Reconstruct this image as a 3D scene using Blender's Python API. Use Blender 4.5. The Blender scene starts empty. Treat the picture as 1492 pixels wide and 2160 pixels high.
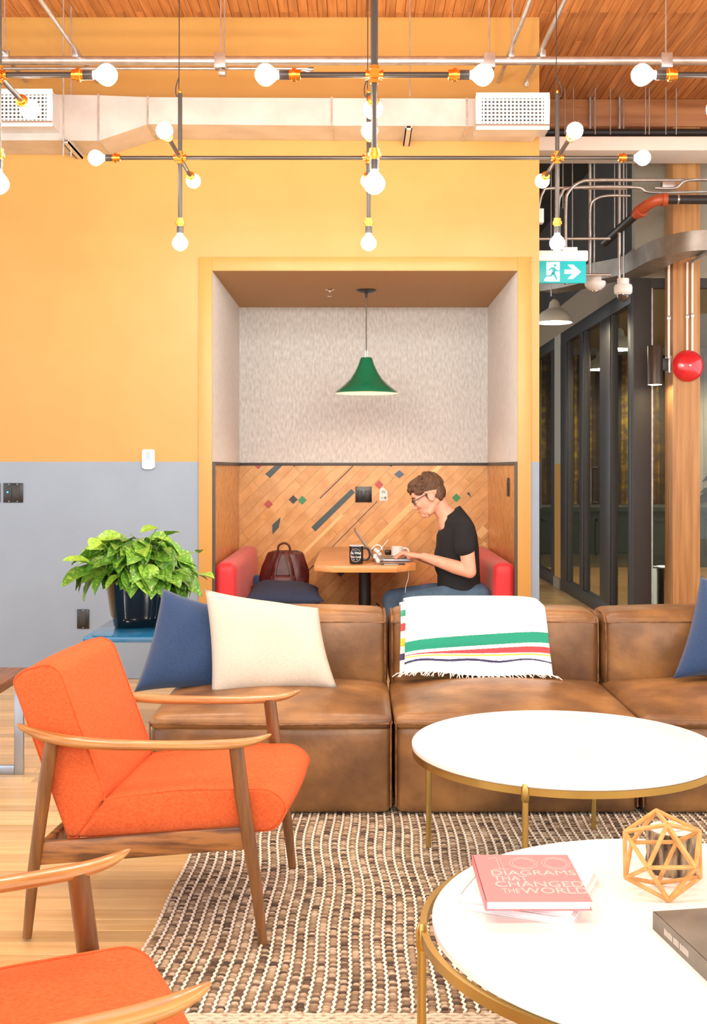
import bpy, bmesh, math, random
from mathutils import Vector, Matrix, Euler, noise
RND = random.Random(7)
PI = math.pi
SC = bpy.context.scene
COL = SC.collection

# ------------------------------------------------------------------ camera, world, exposure
F, CX, CY, CH = 2400.0, 755.0, 985.0, 1.37        # focal length in pixels, vanishing point, camera height
cam_d = bpy.data.cameras.new('camera'); cam = bpy.data.objects.new('camera', cam_d); COL.objects.link(cam)
cam.location = (0, 0, CH); cam.rotation_euler = (PI / 2, 0, 0)
cam_d.sensor_width = 36; cam_d.sensor_fit = 'AUTO'; cam_d.lens = 36 * F / 2160
cam_d.shift_x = -(CX - 746) / 2160; cam_d.shift_y = -(1080 - CY) / 2160
cam_d.clip_start = 0.05; cam_d.clip_end = 100
SC.camera = cam
w = bpy.data.worlds.new('world'); SC.world = w; w.use_nodes = True
w.node_tree.nodes['Background'].inputs[0].default_value = (0.94, 0.985, 1.0, 1)
w.node_tree.nodes['Background'].inputs[1].default_value = 1.5
SC.view_settings.view_transform = 'Standard'; SC.view_settings.look = 'None'
SC.view_settings.gamma = 1.0; SC.view_settings.use_curve_mapping = False
SC.view_settings.exposure = 0.85
BULB = 165.0                                        # emission of the chandelier bulbs

# ------------------------------------------------------------------ helpers
def P(px, py, s): return Vector(((px - CX) / s, F / s, CH - (py - CY) / s))
def XX(px, s): return (px - CX) / s
def ZZ(py, s): return CH - (py - CY) / s
def FLR(px, py, z=0.0):
    s = (py - CY) / (CH - z); return P(px, py, s)
def lin(c):
    c = c.lstrip('#'); o = []
    for i in (0, 2, 4):
        v = int(c[i:i + 2], 16) / 255
        o.append(v / 12.92 if v <= .04045 else ((v + .055) / 1.055) ** 2.4)
    return (o[0], o[1], o[2], 1)

def wm(o):
    b = o.matrix_basis
    return wm(o.parent) @ o.matrix_parent_inverse @ b if o.parent else b.copy()
def adopt(o, parent):
    o.parent = parent; o.matrix_parent_inverse = wm(parent).inverted()
def tag(o, label=None, cat=None, group=None, kind=None):
    if label: o['label'] = label
    if cat: o['category'] = cat
    if group: o['group'] = group
    if kind: o['kind'] = kind
    return o
def thing(name, label, cat, loc=(0, 0, 0), rz=0, group=None):
    o = bpy.data.objects.new(name, None); COL.objects.link(o); o.empty_display_size = .05
    o.location = loc; o.rotation_euler = (0, 0, rz)
    return tag(o, label, cat, group)
def copy_tree(o, parent=None):
    c = o.copy(); COL.objects.link(c)
    if parent:
        inv = o.matrix_parent_inverse.copy(); c.parent = parent; c.matrix_parent_inverse = inv
    for ch in list(o.children): copy_tree(ch, c)
    return c

class G:
    def __init__(s): s.v = []; s.f = []
    def add(s, vs, fs):
        n = len(s.v); s.v += [Vector(p) for p in vs]; s.f += [[i + n for i in q] for q in fs]; return s
    def box(s, x0, x1, y0, y1, z0, z1):
        vs = [(x, y, z) for z in (z0, z1) for y in (y0, y1) for x in (x0, x1)]
        return s.add(vs, [(0, 2, 3, 1), (4, 5, 7, 6), (0, 1, 5, 4), (2, 6, 7, 3), (0, 4, 6, 2), (1, 3, 7, 5)])
    def prism(s, poly, fn, d0, d1):
        """poly in 2-D, fn(u, v, d) -> point; extruded d0..d1"""
        n = len(poly)
        vs = [fn(u, v, d0) for u, v in poly] + [fn(u, v, d1) for u, v in poly]
        fs = [list(range(n))[::-1], list(range(n, 2 * n))] + [(i, (i + 1) % n, n + (i + 1) % n, n + i) for i in range(n)]
        return s.add(vs, fs)
    def tube(s, path, r, n=10, closed=False, sy=1.0, caps=True):
        path = [Vector(p) for p in path]; m = len(path)
        rs = list(r) if isinstance(r, (list, tuple)) else [r] * m
        T = []
        for i in range(m):
            a = path[(i - 1) % m] if (closed or i > 0) else path[0]
            b = path[(i + 1) % m] if (closed or i < m - 1) else path[-1]
            t = b - a; T.append(t.normalized() if t.length > 1e-9 else Vector((0, 0, 1)))
        up = Vector((0, 0, 1)) if abs(T[0].z) < .9 else Vector((1, 0, 0))
        nrm = (up - T[0] * up.dot(T[0])).normalized(); rings = []
        for i in range(m):
            if i:
                nrm = nrm - T[i] * nrm.dot(T[i])
                nrm = nrm.normalized() if nrm.length > 1e-6 else T[i].orthogonal().normalized()
            bi = T[i].cross(nrm)
            rings.append([path[i] + nrm * (math.cos(2 * PI * k / n) * rs[i] * sy) + bi * (math.sin(2 * PI * k / n) * rs[i]) for k in range(n)])
        vs = [p for q in rings for p in q]; fs = []
        for i in range(m if closed else m - 1):
            j = (i + 1) % m
            fs += [(i * n + k, i * n + (k + 1) % n, j * n + (k + 1) % n, j * n + k) for k in range(n)]
        if caps and not closed: fs += [list(range(n))[::-1], [(m - 1) * n + k for k in range(n)]]
        return s.add(vs, fs)
    def cyl(s, a, b, r0, r1=None, n=16): return s.tube([a, b], [r0, r0 if r1 is None else r1], n)
    def lathe(s, prof, c, n=32, axis='Z', caps=True):
        c = Vector(c); vs = []
        for r, h in prof:
            for k in range(n):
                a = 2 * PI * k / n; x, y = r * math.cos(a), r * math.sin(a)
                vs.append(c + (Vector((x, y, h)) if axis == 'Z' else Vector((x, h, y)) if axis == 'Y' else Vector((h, x, y))))
        m = len(prof); fs = []
        for i in range(m - 1):
            for k in range(n):
                q = (i * n + k, i * n + (k + 1) % n, (i + 1) * n + (k + 1) % n, (i + 1) * n + k)
                fs.append(q if axis != 'Y' else q[::-1])
        if caps:
            a, b = list(range(n))[::-1], [(m - 1) * n + k for k in range(n)]
            if axis == 'Y': a, b = a[::-1], b[::-1]
            if prof[0][0] > 1e-6: fs.append(a)
            if prof[-1][0] > 1e-6: fs.append(b)
        return s.add(vs, fs)
    def ball(s, c, r, nu=20, nv=12, M=None):
        c = Vector(c); r = (r, r, r) if isinstance(r, (int, float)) else r
        vs = []
        for i in range(nv + 1):
            t = PI * i / nv
            for k in range(nu):
                a = 2 * PI * k / nu
                p = Vector((r[0] * math.sin(t) * math.cos(a), r[1] * math.sin(t) * math.sin(a), -r[2] * math.cos(t)))
                vs.append(c + (M @ p if M else p))
        return s.add(vs, [(i * nu + k, i * nu + (k + 1) % nu, (i + 1) * nu + (k + 1) % nu, (i + 1) * nu + k) for i in range(nv) for k in range(nu)])
    def limb(s, pts, rs, n=14):
        for p, r in zip(pts, rs): s.ball(p, r, n, 8)
        for i in range(len(pts) - 1):
            if (Vector(pts[i]) - Vector(pts[i + 1])).length > 1e-5: s.cyl(pts[i], pts[i + 1], rs[i], rs[i + 1], n)
        return s
    def xform(s, M): s.v = [M @ p for p in s.v]; return s
    def mesh(s, name, bevel=0, seg=2, smooth=40, merge=True):
        bm = bmesh.new(); vs = [bm.verts.new(p) for p in s.v]
        for q in s.f:
            try: bm.faces.new([vs[i] for i in q])
            except ValueError: pass
        if merge: bmesh.ops.remove_doubles(bm, verts=bm.verts, dist=1e-6)
        if bevel:
            es = [e for e in bm.edges if len(e.link_faces) == 2 and e.calc_face_angle(0) > .5]
            bmesh.ops.bevel(bm, geom=es, offset=bevel, segments=seg, profile=.5, affect='EDGES', clamp_overlap=True)
        bmesh.ops.recalc_face_normals(bm, faces=bm.faces)
        me = bpy.data.meshes.new(name); bm.to_mesh(me); bm.free()
        if smooth:
            me.shade_smooth()
            if smooth < 180: me.set_sharp_from_angle(angle=math.radians(smooth))
        return me
    def build(s, name, mat, parent=None, bevel=0, seg=2, smooth=40, merge=True, origin=True):
        if parent is None and origin and s.v:
            lo = [min(p[i] for p in s.v) for i in range(3)]; hi = [max(p[i] for p in s.v) for i in range(3)]
            c = Vector(((lo[0] + hi[0]) / 2, (lo[1] + hi[1]) / 2, lo[2])); s.v = [p - c for p in s.v]
        else: c = None
        me = s.mesh(name, bevel, seg, smooth, merge)
        return link(name, me, mat, parent, c)
def link(name, me, mat, parent=None, loc=None):
    if mat and not me.materials: me.materials.append(mat)
    o = bpy.data.objects.new(name, me); COL.objects.link(o)
    if loc is not None: o.location = loc
    if parent: adopt(o, parent)
    return o
def struct(o): o['kind'] = 'structure'; return o
def remesh(g, voxel, smooth_it=4, smooth_f=.5):
    """union of closed shapes as one continuous surface"""
    me = g.mesh('tmp', smooth=0, merge=True); o = bpy.data.objects.new('tmp', me); COL.objects.link(o)
    m = o.modifiers.new('r', 'REMESH'); m.mode = 'VOXEL'; m.voxel_size = voxel; m.use_smooth_shade = True
    k = o.modifiers.new('s', 'SMOOTH'); k.iterations = smooth_it; k.factor = smooth_f
    dg = bpy.context.evaluated_depsgraph_get(); dg.update()
    out = bpy.data.meshes.new_from_object(o.evaluated_get(dg)); bpy.data.objects.remove(o)
    out.shade_smooth(); return out
def text_geo(txt, size, bold=0.0, extrude=.0004, sx=1.0, align='CENTER'):
    cu = bpy.data.curves.new('t', 'FONT'); cu.body = txt; cu.size = size; cu.extrude = extrude; cu.align_x = align
    cu.offset = bold; cu.resolution_u = 3
    o = bpy.data.objects.new('t', cu); COL.objects.link(o)
    dg = bpy.context.evaluated_depsgraph_get(); me = bpy.data.meshes.new_from_object(o.evaluated_get(dg))
    g = G(); g.add([(v.co.x * sx, v.co.y, v.co.z) for v in me.vertices], [list(p.vertices) for p in me.polygons])
    bpy.data.objects.remove(o); return g
def rbox(x0, x1, y0, y1, z0, z1, r=.02, bulge=(0, 0, 0), n=10):
    """soft box: rounded edges and faces that swell"""
    g = G(); c = Vector(((x0 + x1) / 2, (y0 + y1) / 2, (z0 + z1) / 2)); h = Vector(((x1 - x0) / 2, (y1 - y0) / 2, (z1 - z0) / 2))
    tt = [-1 + 2 * i / n for i in range(n + 1)]
    tt = [math.copysign(1 - (1 - abs(t)) ** 1.7, t) for t in tt]
    for ax in range(3):
        for sg in (-1, 1):
            vs = []
            for a in tt:
                for b in tt:
                    u = [0, 0, 0]; u[ax] = sg; u[(ax + 1) % 3] = a; u[(ax + 2) % 3] = b
                    p = Vector((u[0] * h.x, u[1] * h.y, u[2] * h.z))
                    q = Vector([max(-(h[i] - r), min(h[i] - r, p[i])) for i in range(3)])
                    d = p - q
                    if d.length > 1e-9: p = q + d.normalized() * r
                    for i in range(3):
                        j, k = (i + 1) % 3, (i + 2) % 3
                        p[i] += math.copysign(1, u[i]) * bulge[i] * min(1, abs(u[i])) ** 2 * (1 - u[j] ** 2) * (1 - u[k] ** 2)
                    vs.append(c + p)
            m = n + 1; fs = [(i * m + j, (i + 1) * m + j, (i + 1) * m + j + 1, i * m + j + 1) for i in range(n) for j in range(n)]
            g.add(vs, fs if sg > 0 else [q[::-1] for q in fs])
    return g
def clip_poly(poly, rect):
    x0, x1, y0, y1 = rect
    for ax, lim, sg in ((0, x0, 1), (0, x1, -1), (1, y0, 1), (1, y1, -1)):
        out = []
        for i in range(len(poly)):
            a, b = poly[i], poly[(i + 1) % len(poly)]
            da, db = sg * (a[ax] - lim), sg * (b[ax] - lim)
            if da >= 0: out.append(a)
            if (da >= 0) != (db >= 0):
                t = da / (da - db); out.append((a[0] + t * (b[0] - a[0]), a[1] + t * (b[1] - a[1])))
        poly = out
        if len(poly) < 3: return []
    return poly
def area(p): return abs(sum(p[i][0] * p[(i + 1) % len(p)][1] - p[(i + 1) % len(p)][0] * p[i][1] for i in range(len(p)))) / 2
def bez(pts, n=8):
    """Catmull-Rom through points"""
    pts = [Vector(p) for p in pts]; out = []
    for i in range(len(pts) - 1):
        a, b, c, d = pts[max(i - 1, 0)], pts[i], pts[i + 1], pts[min(i + 2, len(pts) - 1)]
        for k in range(n):
            t = k / n
            out.append(.5 * ((2 * b) + (c - a) * t + (2 * a - 5 * b + 4 * c - d) * t * t + (3 * b - a - 3 * c + d) * t ** 3))
    out.append(pts[-1]); return out

# ------------------------------------------------------------------ materials
def mat(name, c, rough=.5, metal=0.0, c2=None, sc=(8, 8, 8), fac=.5, bump=0.0, bsc=None, rnd=0.0, spec=.5, coat=0.0,
        contrast=(.35, .65), emit=None, estr=0.0, sheen=0.0, c3=None, detail=4.0, trans=0.0, rough2=None):
    m = bpy.data.materials.new(name); m.use_nodes = True; nt = m.node_tree; N = nt.nodes; L = nt.links
    b = N['Principled BSDF']
    b.inputs['Base Color'].default_value = lin(c); b.inputs['Roughness'].default_value = rough
    b.inputs['Metallic'].default_value = metal; b.inputs['Specular IOR Level'].default_value = spec
    b.inputs['Coat Weight'].default_value = coat; b.inputs['Sheen Weight'].default_value = sheen
    b.inputs['Transmission Weight'].default_value = trans
    if coat: b.inputs['Coat Roughness'].default_value = .06
    if emit: b.inputs['Emission Color'].default_value = lin(emit); b.inputs['Emission Strength'].default_value = estr
    tc = N.new('ShaderNodeTexCoord'); oi = N.new('ShaderNodeObjectInfo')
    def nz(scale, det=detail):
        mp = N.new('ShaderNodeMapping'); mp.inputs['Scale'].default_value = scale if isinstance(scale, (tuple, list)) else (scale,) * 3
        L.new(tc.outputs['Object'], mp.inputs['Vector'])
        ad = N.new('ShaderNodeVectorMath'); ad.operation = 'MULTIPLY_ADD'
        L.new(oi.outputs['Random'], ad.inputs[0]); ad.inputs[1].default_value = (37, 53, 71); L.new(mp.outputs[0], ad.inputs[2])
        n = N.new('ShaderNodeTexNoise'); n.inputs['Scale'].default_value = 1; n.inputs['Detail'].default_value = det
        L.new(ad.outputs[0], n.inputs['Vector']); return n
    col = None
    if c2:
        n = nz(sc); rp = N.new('ShaderNodeValToRGB'); rp.color_ramp.elements[0].position = contrast[0]; rp.color_ramp.elements[1].position = contrast[1]
        rp.color_ramp.elements[0].color = lin(c2); rp.color_ramp.elements[1].color = lin(c)
        if c3:
            e = rp.color_ramp.elements.new((contrast[0] + contrast[1]) / 2); e.color = lin(c3)
        L.new(n.outputs['Fac'], rp.inputs[0]); col = rp.outputs[0]
        if rough2 is not None:
            mr = N.new('ShaderNodeMapRange'); mr.inputs['From Min'].default_value = contrast[0]; mr.inputs['From Max'].default_value = contrast[1]
            mr.inputs['To Min'].default_value = rough2; mr.inputs['To Max'].default_value = rough
            L.new(n.outputs['Fac'], mr.inputs['Value']); L.new(mr.outputs[0], b.inputs['Roughness'])
    if rnd:
        hs = N.new('ShaderNodeHueSaturation'); mr = N.new('ShaderNodeMapRange')
        mr.inputs['To Min'].default_value = 1 - rnd; mr.inputs['To Max'].default_value = 1 + rnd * .7
        L.new(oi.outputs['Random'], mr.inputs['Value']); L.new(mr.outputs[0], hs.inputs['Value'])
        if col: L.new(col, hs.inputs['Color'])
        else: hs.inputs['Color'].default_value = lin(c)
        col = hs.outputs[0]
    if col: L.new(col, b.inputs['Base Color'])
    if bump:
        n2 = nz(bsc or sc); bp = N.new('ShaderNodeBump'); bp.inputs['Strength'].default_value = bump; bp.inputs['Distance'].default_value = .01
        L.new(n2.outputs['Fac'], bp.inputs['Height']); L.new(bp.outputs[0], b.inputs['Normal'])
    return m
def attr_mat(name, rough=.9, bump=0.0, bsc=300, attr='Col', sheen=0.0):
    m = mat(name, 'ffffff', rough, bump=bump, sc=(bsc,) * 3, sheen=sheen); nt = m.node_tree
    a = nt.nodes.new('ShaderNodeAttribute'); a.attribute_name = attr
    nt.links.new(a.outputs['Color'], nt.nodes['Principled BSDF'].inputs['Base Color']); return m
def emat(name, c, strength):
    m = bpy.data.materials.new(name); m.use_nodes = True; nt = m.node_tree; nt.nodes.clear()
    o = nt.nodes.new('ShaderNodeOutputMaterial'); e = nt.nodes.new('ShaderNodeEmission')
    e.inputs[0].default_value = lin(c); e.inputs[1].default_value = strength; nt.links.new(e.outputs[0], o.inputs[0]); return m
def glass_mat(name, tint='ffffff', gloss=1.0, rough=.0):
    m = bpy.data.materials.new(name); m.use_nodes = True; nt = m.node_tree; N = nt.nodes; N.clear(); L = nt.links
    o = N.new('ShaderNodeOutputMaterial'); mx = N.new('ShaderNodeMixShader'); t = N.new('ShaderNodeBsdfTransparent'); g = N.new('ShaderNodeBsdfGlossy')
    t.inputs[0].default_value = lin(tint); g.inputs['Roughness'].default_value = rough
    fr = N.new('ShaderNodeFresnel'); fr.inputs[0].default_value = 1.5
    mu = N.new('ShaderNodeMath'); mu.operation = 'MULTIPLY'; mu.inputs[1].default_value = gloss; mu.use_clamp = True
    ge = N.new('ShaderNodeNewGeometry'); m2 = N.new('ShaderNodeMath'); m2.operation = 'SUBTRACT'; m2.inputs[0].default_value = 1.0; L.new(ge.outputs['Backfacing'], m2.inputs[1])
    m3 = N.new('ShaderNodeMath'); m3.operation = 'MULTIPLY'; L.new(mu.outputs[0], m3.inputs[0]); L.new(m2.outputs[0], m3.inputs[1])   # only the outer face reflects
    L.new(fr.outputs[0], mu.inputs[0]); L.new(m3.outputs[0], mx.inputs[0]); L.new(t.outputs[0], mx.inputs[1]); L.new(g.outputs[0], mx.inputs[2]); L.new(mx.outputs[0], o.inputs[0])
    return m
M = {}
M['orange_wall'] = mat('orange_wall_paint', 'c0904b', .40, c2='bd8c47', sc=(3, 3, 3), bump=.03, bsc=(140,) * 3)
M['blue_wall'] = mat('blue_grey_wall_paint', '8896a6', .5, c2='8492a2', sc=(3, 3, 3), bump=.03, bsc=(140,) * 3)
M['nook_ceiling'] = mat('ochre_ceiling_paint', 'b08a58', .7)
M['felt'] = mat('grey_felt_panel', 'dedddb', .95, c2='bfbebb', sc=(60, 60, 22), contrast=(.3, .7), bump=.15, bsc=(150, 150, 60), detail=6)
M['felt_side'] = mat('pale_felt_panel', 'e2e0dc', .95, c2='d6d3ce', sc=(40, 40, 20), bump=.1, bsc=(150, 150, 60))
M['trim'] = mat('charcoal_trim_paint', '4b4744', .5)
M['floor_plank'] = mat('light_maple_floor', 'dfbf88', .32, c2='c99f62', sc=(2.2, 30, 30), contrast=(.22, .62), rnd=.2, bump=.02, coat=.15)
M['floor_base'] = mat('maple_floor_far', 'dcb27a', .33, c2='b8874f', sc=(1.2, 12, 12), contrast=(.3, .62), coat=.15)
M['ceil_plank'] = mat('fir_ceiling_plank', 'd08a4c', .5, c2='a9642f', sc=(40, 2.2, 40), contrast=(.3, .65), rnd=.16, bump=.04)
M['ceil_base'] = mat('fir_ceiling_backing', 'b97740', .6, c2='8a4f25', sc=(12, 1.0, 12), contrast=(.35, .6))
M['beam'] = mat('fir_beam', 'b87c4d', .6, c2='93592f', sc=(1.5, 14, 14), contrast=(.3, .65))
M['column'] = mat('fir_column', 'c4925c', .45, c2='a06a38', sc=(26, 26, 1.3), contrast=(.28, .62), bump=.05, rnd=.03)
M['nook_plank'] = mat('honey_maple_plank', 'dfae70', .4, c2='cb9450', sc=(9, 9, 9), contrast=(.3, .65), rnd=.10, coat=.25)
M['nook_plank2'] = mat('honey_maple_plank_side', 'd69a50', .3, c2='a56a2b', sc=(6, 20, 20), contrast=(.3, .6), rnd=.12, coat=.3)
for k, c in dict(inlay_red='b5504c', inlay_teal='3f5355', inlay_green='3f8c58', inlay_blue='4b6076', inlay_dark='3a3836', inlay_beige='ecc98a').items():
    M[k] = mat(k, c, .4, c2=c, sc=(30, 30, 30))
M['red_vinyl'] = mat('red_upholstery', 'd2252d', .5, bump=.03, bsc=(250,) * 3, sheen=.2)
M['orange_fabric'] = mat('orange_woven_fabric', 'd7673a', .95, c2='c6562c', sc=(110, 150, 150), contrast=(.3, .68), bump=.12, bsc=(330, 330, 330), spec=.2, rnd=0)
M['walnut'] = mat('oiled_ash_wood', '9a6636', .38, c2='54321a', sc=(4, 34, 34), contrast=(.42, .56), bump=.03, coat=.2)
M['arm_wood'] = mat('honey_ash_wood', 'b98549', .35, c2='935f2d', sc=(5, 70, 70), contrast=(.3, .66), coat=.2)
M['leg_wood'] = mat('brown_ash_wood', '825428', .4, c2='593716', sc=(50, 50, 5), contrast=(.3, .66), coat=.15)
M['leather'] = mat('tan_leather', 'a87a48', .28, c2='553822', c3='7c5733', sc=(4.5, 4.5, 4.5), contrast=(.26, .74), bump=.2, bsc=(28,) * 3, rough2=.42, detail=8)
M['leather_seam'] = mat('dark_leather_edge', '8a5c35', .5, c2='5e3d22', sc=(30,) * 3)
M['navy'] = mat('navy_linen', '25426b', .9, c2='1d3658', sc=(120, 300, 300), bump=.3, bsc=(350,) * 3, sheen=.2)
M['navy_dark'] = mat('dark_navy_linen', '2b3550', .9, c2='222b42', sc=(120, 300, 300), bump=.3, bsc=(350,) * 3)
M['cream'] = mat('cream_linen', 'cfc4b5', .9, c2='c4b8a7', sc=(100, 260, 260), bump=.3, bsc=(350,) * 3)
M['marble'] = mat('white_marble', 'f4f2ee', .16, c2='ebe8e3', sc=(3, 3, 3), contrast=(.35, .6), spec=.35, detail=8)
M['brass'] = mat('brushed_brass', 'b99f5c', .28, metal=1.0)
M['gold'] = mat('copper_gold_fitting', 'e8a040', .25, metal=1.0)
M['black_pipe'] = mat('black_iron_pipe', '4a4440', .42, metal=.6)
M['black_socket'] = mat('black_bakelite', '2a2624', .25)
M['zinc'] = mat('galvanised_steel', 'cfcdca', .3, metal=.85, c2='b9b7b4', sc=(18,) * 3)
M['duct'] = mat('galvanised_sheet', 'd6d0ca', .38, metal=.55, c2='c2bcb6', sc=(5, 5, 5), contrast=(.3, .7))
M['duct_dark'] = mat('dull_galvanised_sheet', 'a29c94', .4, metal=.7, c2='8c867f', sc=(7, 7, 7))
M['white_paint'] = mat('white_enamel', 'f0ece6', .4)
M['white_plastic'] = mat('white_plastic', 'f2f2f0', .35)
M['white_duct'] = mat('white_painted_duct', 'eadfd4', .55)
M['black_plastic'] = mat('black_plastic', '1a1a1c', .25)
M['black_metal'] = mat('black_powdercoat', '2c2827', .45)
M['dark_grey'] = mat('charcoal_paint', '3b3735', .6)
M['sage'] = mat('sage_grey_paint', '9d998a', .6)
M['taupe'] = mat('taupe_paint', '8a7a66', .6)
M['dim'] = mat('dark_plenum_paint', '37302b', .8, c2='2b2521', sc=(2, 2, 2))
M['green_panel'] = mat('bottle_green_panelling', '2c3a31', .5)
M['glass'] = glass_mat('partition_glass', 'f0f2ee', 1.2)
M['clear'] = glass_mat('clear_plastic', 'f0f0f0', 2.2)
M['green_enamel'] = mat('green_enamel', '0a6b4a', .18, coat=.6)
M['shade_inner'] = mat('pale_pink_lamp_lining', 'e8cdbd', .6)
M['cord'] = mat('braided_cord', '6a655e', .7)
M['bulb'] = emat('lit_bulb', 'fff3e3', BULB)
M['blue_lacquer'] = mat('blue_lacquer', '1f6d9c', .12, coat=.7)
M['pot'] = mat('black_gloss_pot', '0b0a0a', .05, coat=.8)
M['soil'] = mat('dark_soil', '2a1f17', .9)
M['leaf'] = mat('pothos_leaf', '5c9c2b', .38, c2='a3c64e', c3='487f26', sc=(9, 9, 9), contrast=(.3, .72), rnd=.25, coat=.2)
M['leaf_pale'] = mat('pale_pothos_leaf', '97be45', .4, c2='639b30', sc=(8, 8, 8), contrast=(.35, .6), rnd=.18, coat=.2)
M['stem'] = mat('green_stem', '7da04a', .5)
M['walnut_top'] = mat('walnut_table_top', '8a5a38', .35, c2='5e3a22', sc=(40, 3, 40), contrast=(.3, .65))
M['steel'] = mat('brushed_steel_frame', 'aab4c4', .3, metal=.8)
M['chrome'] = mat('polished_chrome', 'dedbd6', .08, metal=1.0)
M['butcher'] = mat('butcher_block', 'd99a5a', .35, c2='c07e40', sc=(3, 22, 22), contrast=(.3, .65), coat=.3)
M['maroon'] = mat('maroon_leather', '5c2422', .4, c2='451715', sc=(14,) * 3, bump=.2, bsc=(60,) * 3)
M['skin'] = mat('skin', 'e8ab90', .5, c2='dd9a80', sc=(14,) * 3, contrast=(.2, .8))
M['hair'] = mat('brown_hair', '6b4a30', .6, c2='4a3020', sc=(120, 120, 40), contrast=(.35, .65), bump=.8, bsc=(160, 160, 40))
M['tshirt'] = mat('black_cotton', '1b1b1e', .95, bump=.1, bsc=(260,) * 3)
M['denim'] = mat('blue_denim', '56718c', .9, c2='3d566e', sc=(7, 7, 7), contrast=(.35, .65), bump=.2, bsc=(300,) * 3)
M['shoe'] = mat('dark_shoe', '2a2724', .6)
M['signal_red'] = mat('signal_red_enamel', 'd3202a', .2, coat=.6)
M['rust_red'] = mat('orange_red_coupling', 'b4512f', .4)
M['exit_green'] = mat('exit_sign_teal', '12a9b0', .4, emit='12b4bc', estr=.15)
M['exit_white'] = mat('exit_sign_white', 'f4fbfa', .4, emit='f4fbfa', estr=.3)
M['pink'] = mat('coral_book_cover', 'e57478', .45)
M['pink_pale'] = mat('pale_pink_print', 'f2b3b0', .5)
M['paper'] = mat('book_pages', 'eae8e8', .8, c2='d8d6da', sc=(3, 3, 600))
M['book_white'] = mat('white_book_cover', 'eeece9', .4)
M['book_grey'] = mat('charcoal_book_cover', '6d675c', .4, c2='575147', sc=(9,) * 3)
M['print_grey'] = mat('grey_print', 'b8b1a4', .5)
M['stick'] = mat('pale_birch_rod', 'd3a05e', .5, c2='bd8846', sc=(40,) * 3)
M['bark'] = mat('log_bark', 'a08a6c', .9, c2='3a2e24', c3='6b5a46', sc=(60, 60, 14), contrast=(.38, .62), bump=.9, bsc=(40, 40, 10))
M['wax'] = mat('candle_end_grain', 'e6dccb', .5)
M['amber'] = emat('candle_flame', 'ffb040', 2.0)
M['screen_lcd'] = mat('lcd_grey', '9fb4c4', .3)
M['ink'] = mat('grey_ink', '8f9298', .5)
M['blue_led'] = emat('blue_led', '3aa0ff', 2.0)
# ------------------------------------------------------------------ the shell
WY = F / 326.0                   # front plane of the orange wall
NY = WY * 1.23                   # back of the nook
NX0, NX1, NZ = -.945, 1.037, 2.643
WEND = 1.175                     # right-hand end of the orange wall
DADO = 1.404
CEIL = 4.28
PX_ = 2.275                      # plane of the glazed partition
RY = F / 257.0                   # front of the glazed room

g = G().box(-6, 7, -3, 18, -.08, -.003); floor = struct(g.build('floor', M['floor_base'], origin=False))
def plank_rows(x0, x1, y0, y1, wid, lens):
    y = y0; meshes = {}
    while y < y1:
        x = x0 - RND.random() * .9
        while x < x1:
            l = RND.choice(lens)
            if x + l > x0 + .05:
                if l not in meshes:
                    meshes[l] = G().box(.0009, l - .0009, .0009, wid - .0009, -.012, 0).mesh('plank', bevel=.001, seg=1, smooth=0)
                    meshes[l].materials.append(M['floor_plank'])
                o = bpy.data.objects.new('plank', meshes[l]); COL.objects.link(o); o.location = (x, y, 0); adopt(o, floor)
            x += l
        y += wid
plank_rows(-2.9, -.5, 2.2, WY - .09, .083, (1.1, 1.5, 1.9))
plank_rows(1.25, 2.2, WY + .05, 12.6, .083, (1.5, 1.9))

# ceiling: slab with fir planks that run away from the camera
ceiling = struct(G().box(-6, 7, -3, 9.38, CEIL + .02, CEIL + .12).build('ceiling', M['ceil_base'], origin=False))
pl = {}
for k, l in enumerate((1.1, 1.6, 2.1)):
    pl[l] = G().box(.001, .061, .001, l - .001, 0, .022).mesh('plank', bevel=.003, seg=1, smooth=0); pl[l].materials.append(M['ceil_plank'])
x = -2.55; i = 0
while x < 3.3:
    seq = [(1.1, 2.1), (2.1, 1.1), (1.6, 1.6)][i % 3 if RND.random() < .8 else 0]
    y = 6.18
    for l in seq:
        o = bpy.data.objects.new('plank', pl[l]); COL.objects.link(o); o.location = (x, y, CEIL - .002 * RND.random()); adopt(o, ceiling); y += l
    x += .062; i += 1
struct(G().box(-6, 7, 9.38, 18, CEIL + .01, CEIL + .12).build('ceiling_corridor', M['dim'], origin=False))

# the orange wall with the nook opening, blue-grey below the dado line
T = .14
g = G()
g.box(-6, NX0, WY, WY + T, DADO, CEIL); g.box(NX1, WEND, WY, WY + T, DADO, CEIL); g.box(NX0, NX1, WY, WY + T, NZ + .001, CEIL)
g.box(NX1 + .02, WEND, WY + T, NY + .2, DADO, CEIL)
wall_back = struct(g.build('wall_back', M['orange_wall'], origin=False, smooth=0))
g = G().box(-6, NX0, WY, WY + T, 0, DADO); g.box(NX1, WEND, WY, WY + T, 0, DADO); g.box(NX1 + .02, WEND, WY + T, NY + .2, 0, DADO)
g.build('painted_dado', M['blue_wall'], wall_back, smooth=0)
# casing boards round the opening
for nm, b in (('trim_1', (NX0 - .083, NX0 + .004, 0, NZ + .083)), ('trim_2', (NX1 - .004, NX1 + .083, 0, NZ + .083)), ('trim_3', (NX0 + .004, NX1 - .004, NZ - .006, NZ + .083))):
    struct(G().box(b[0], b[1], WY - .014, WY, b[2], b[3]).build(nm, M['orange_wall'], bevel=.002, origin=False))

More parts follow.
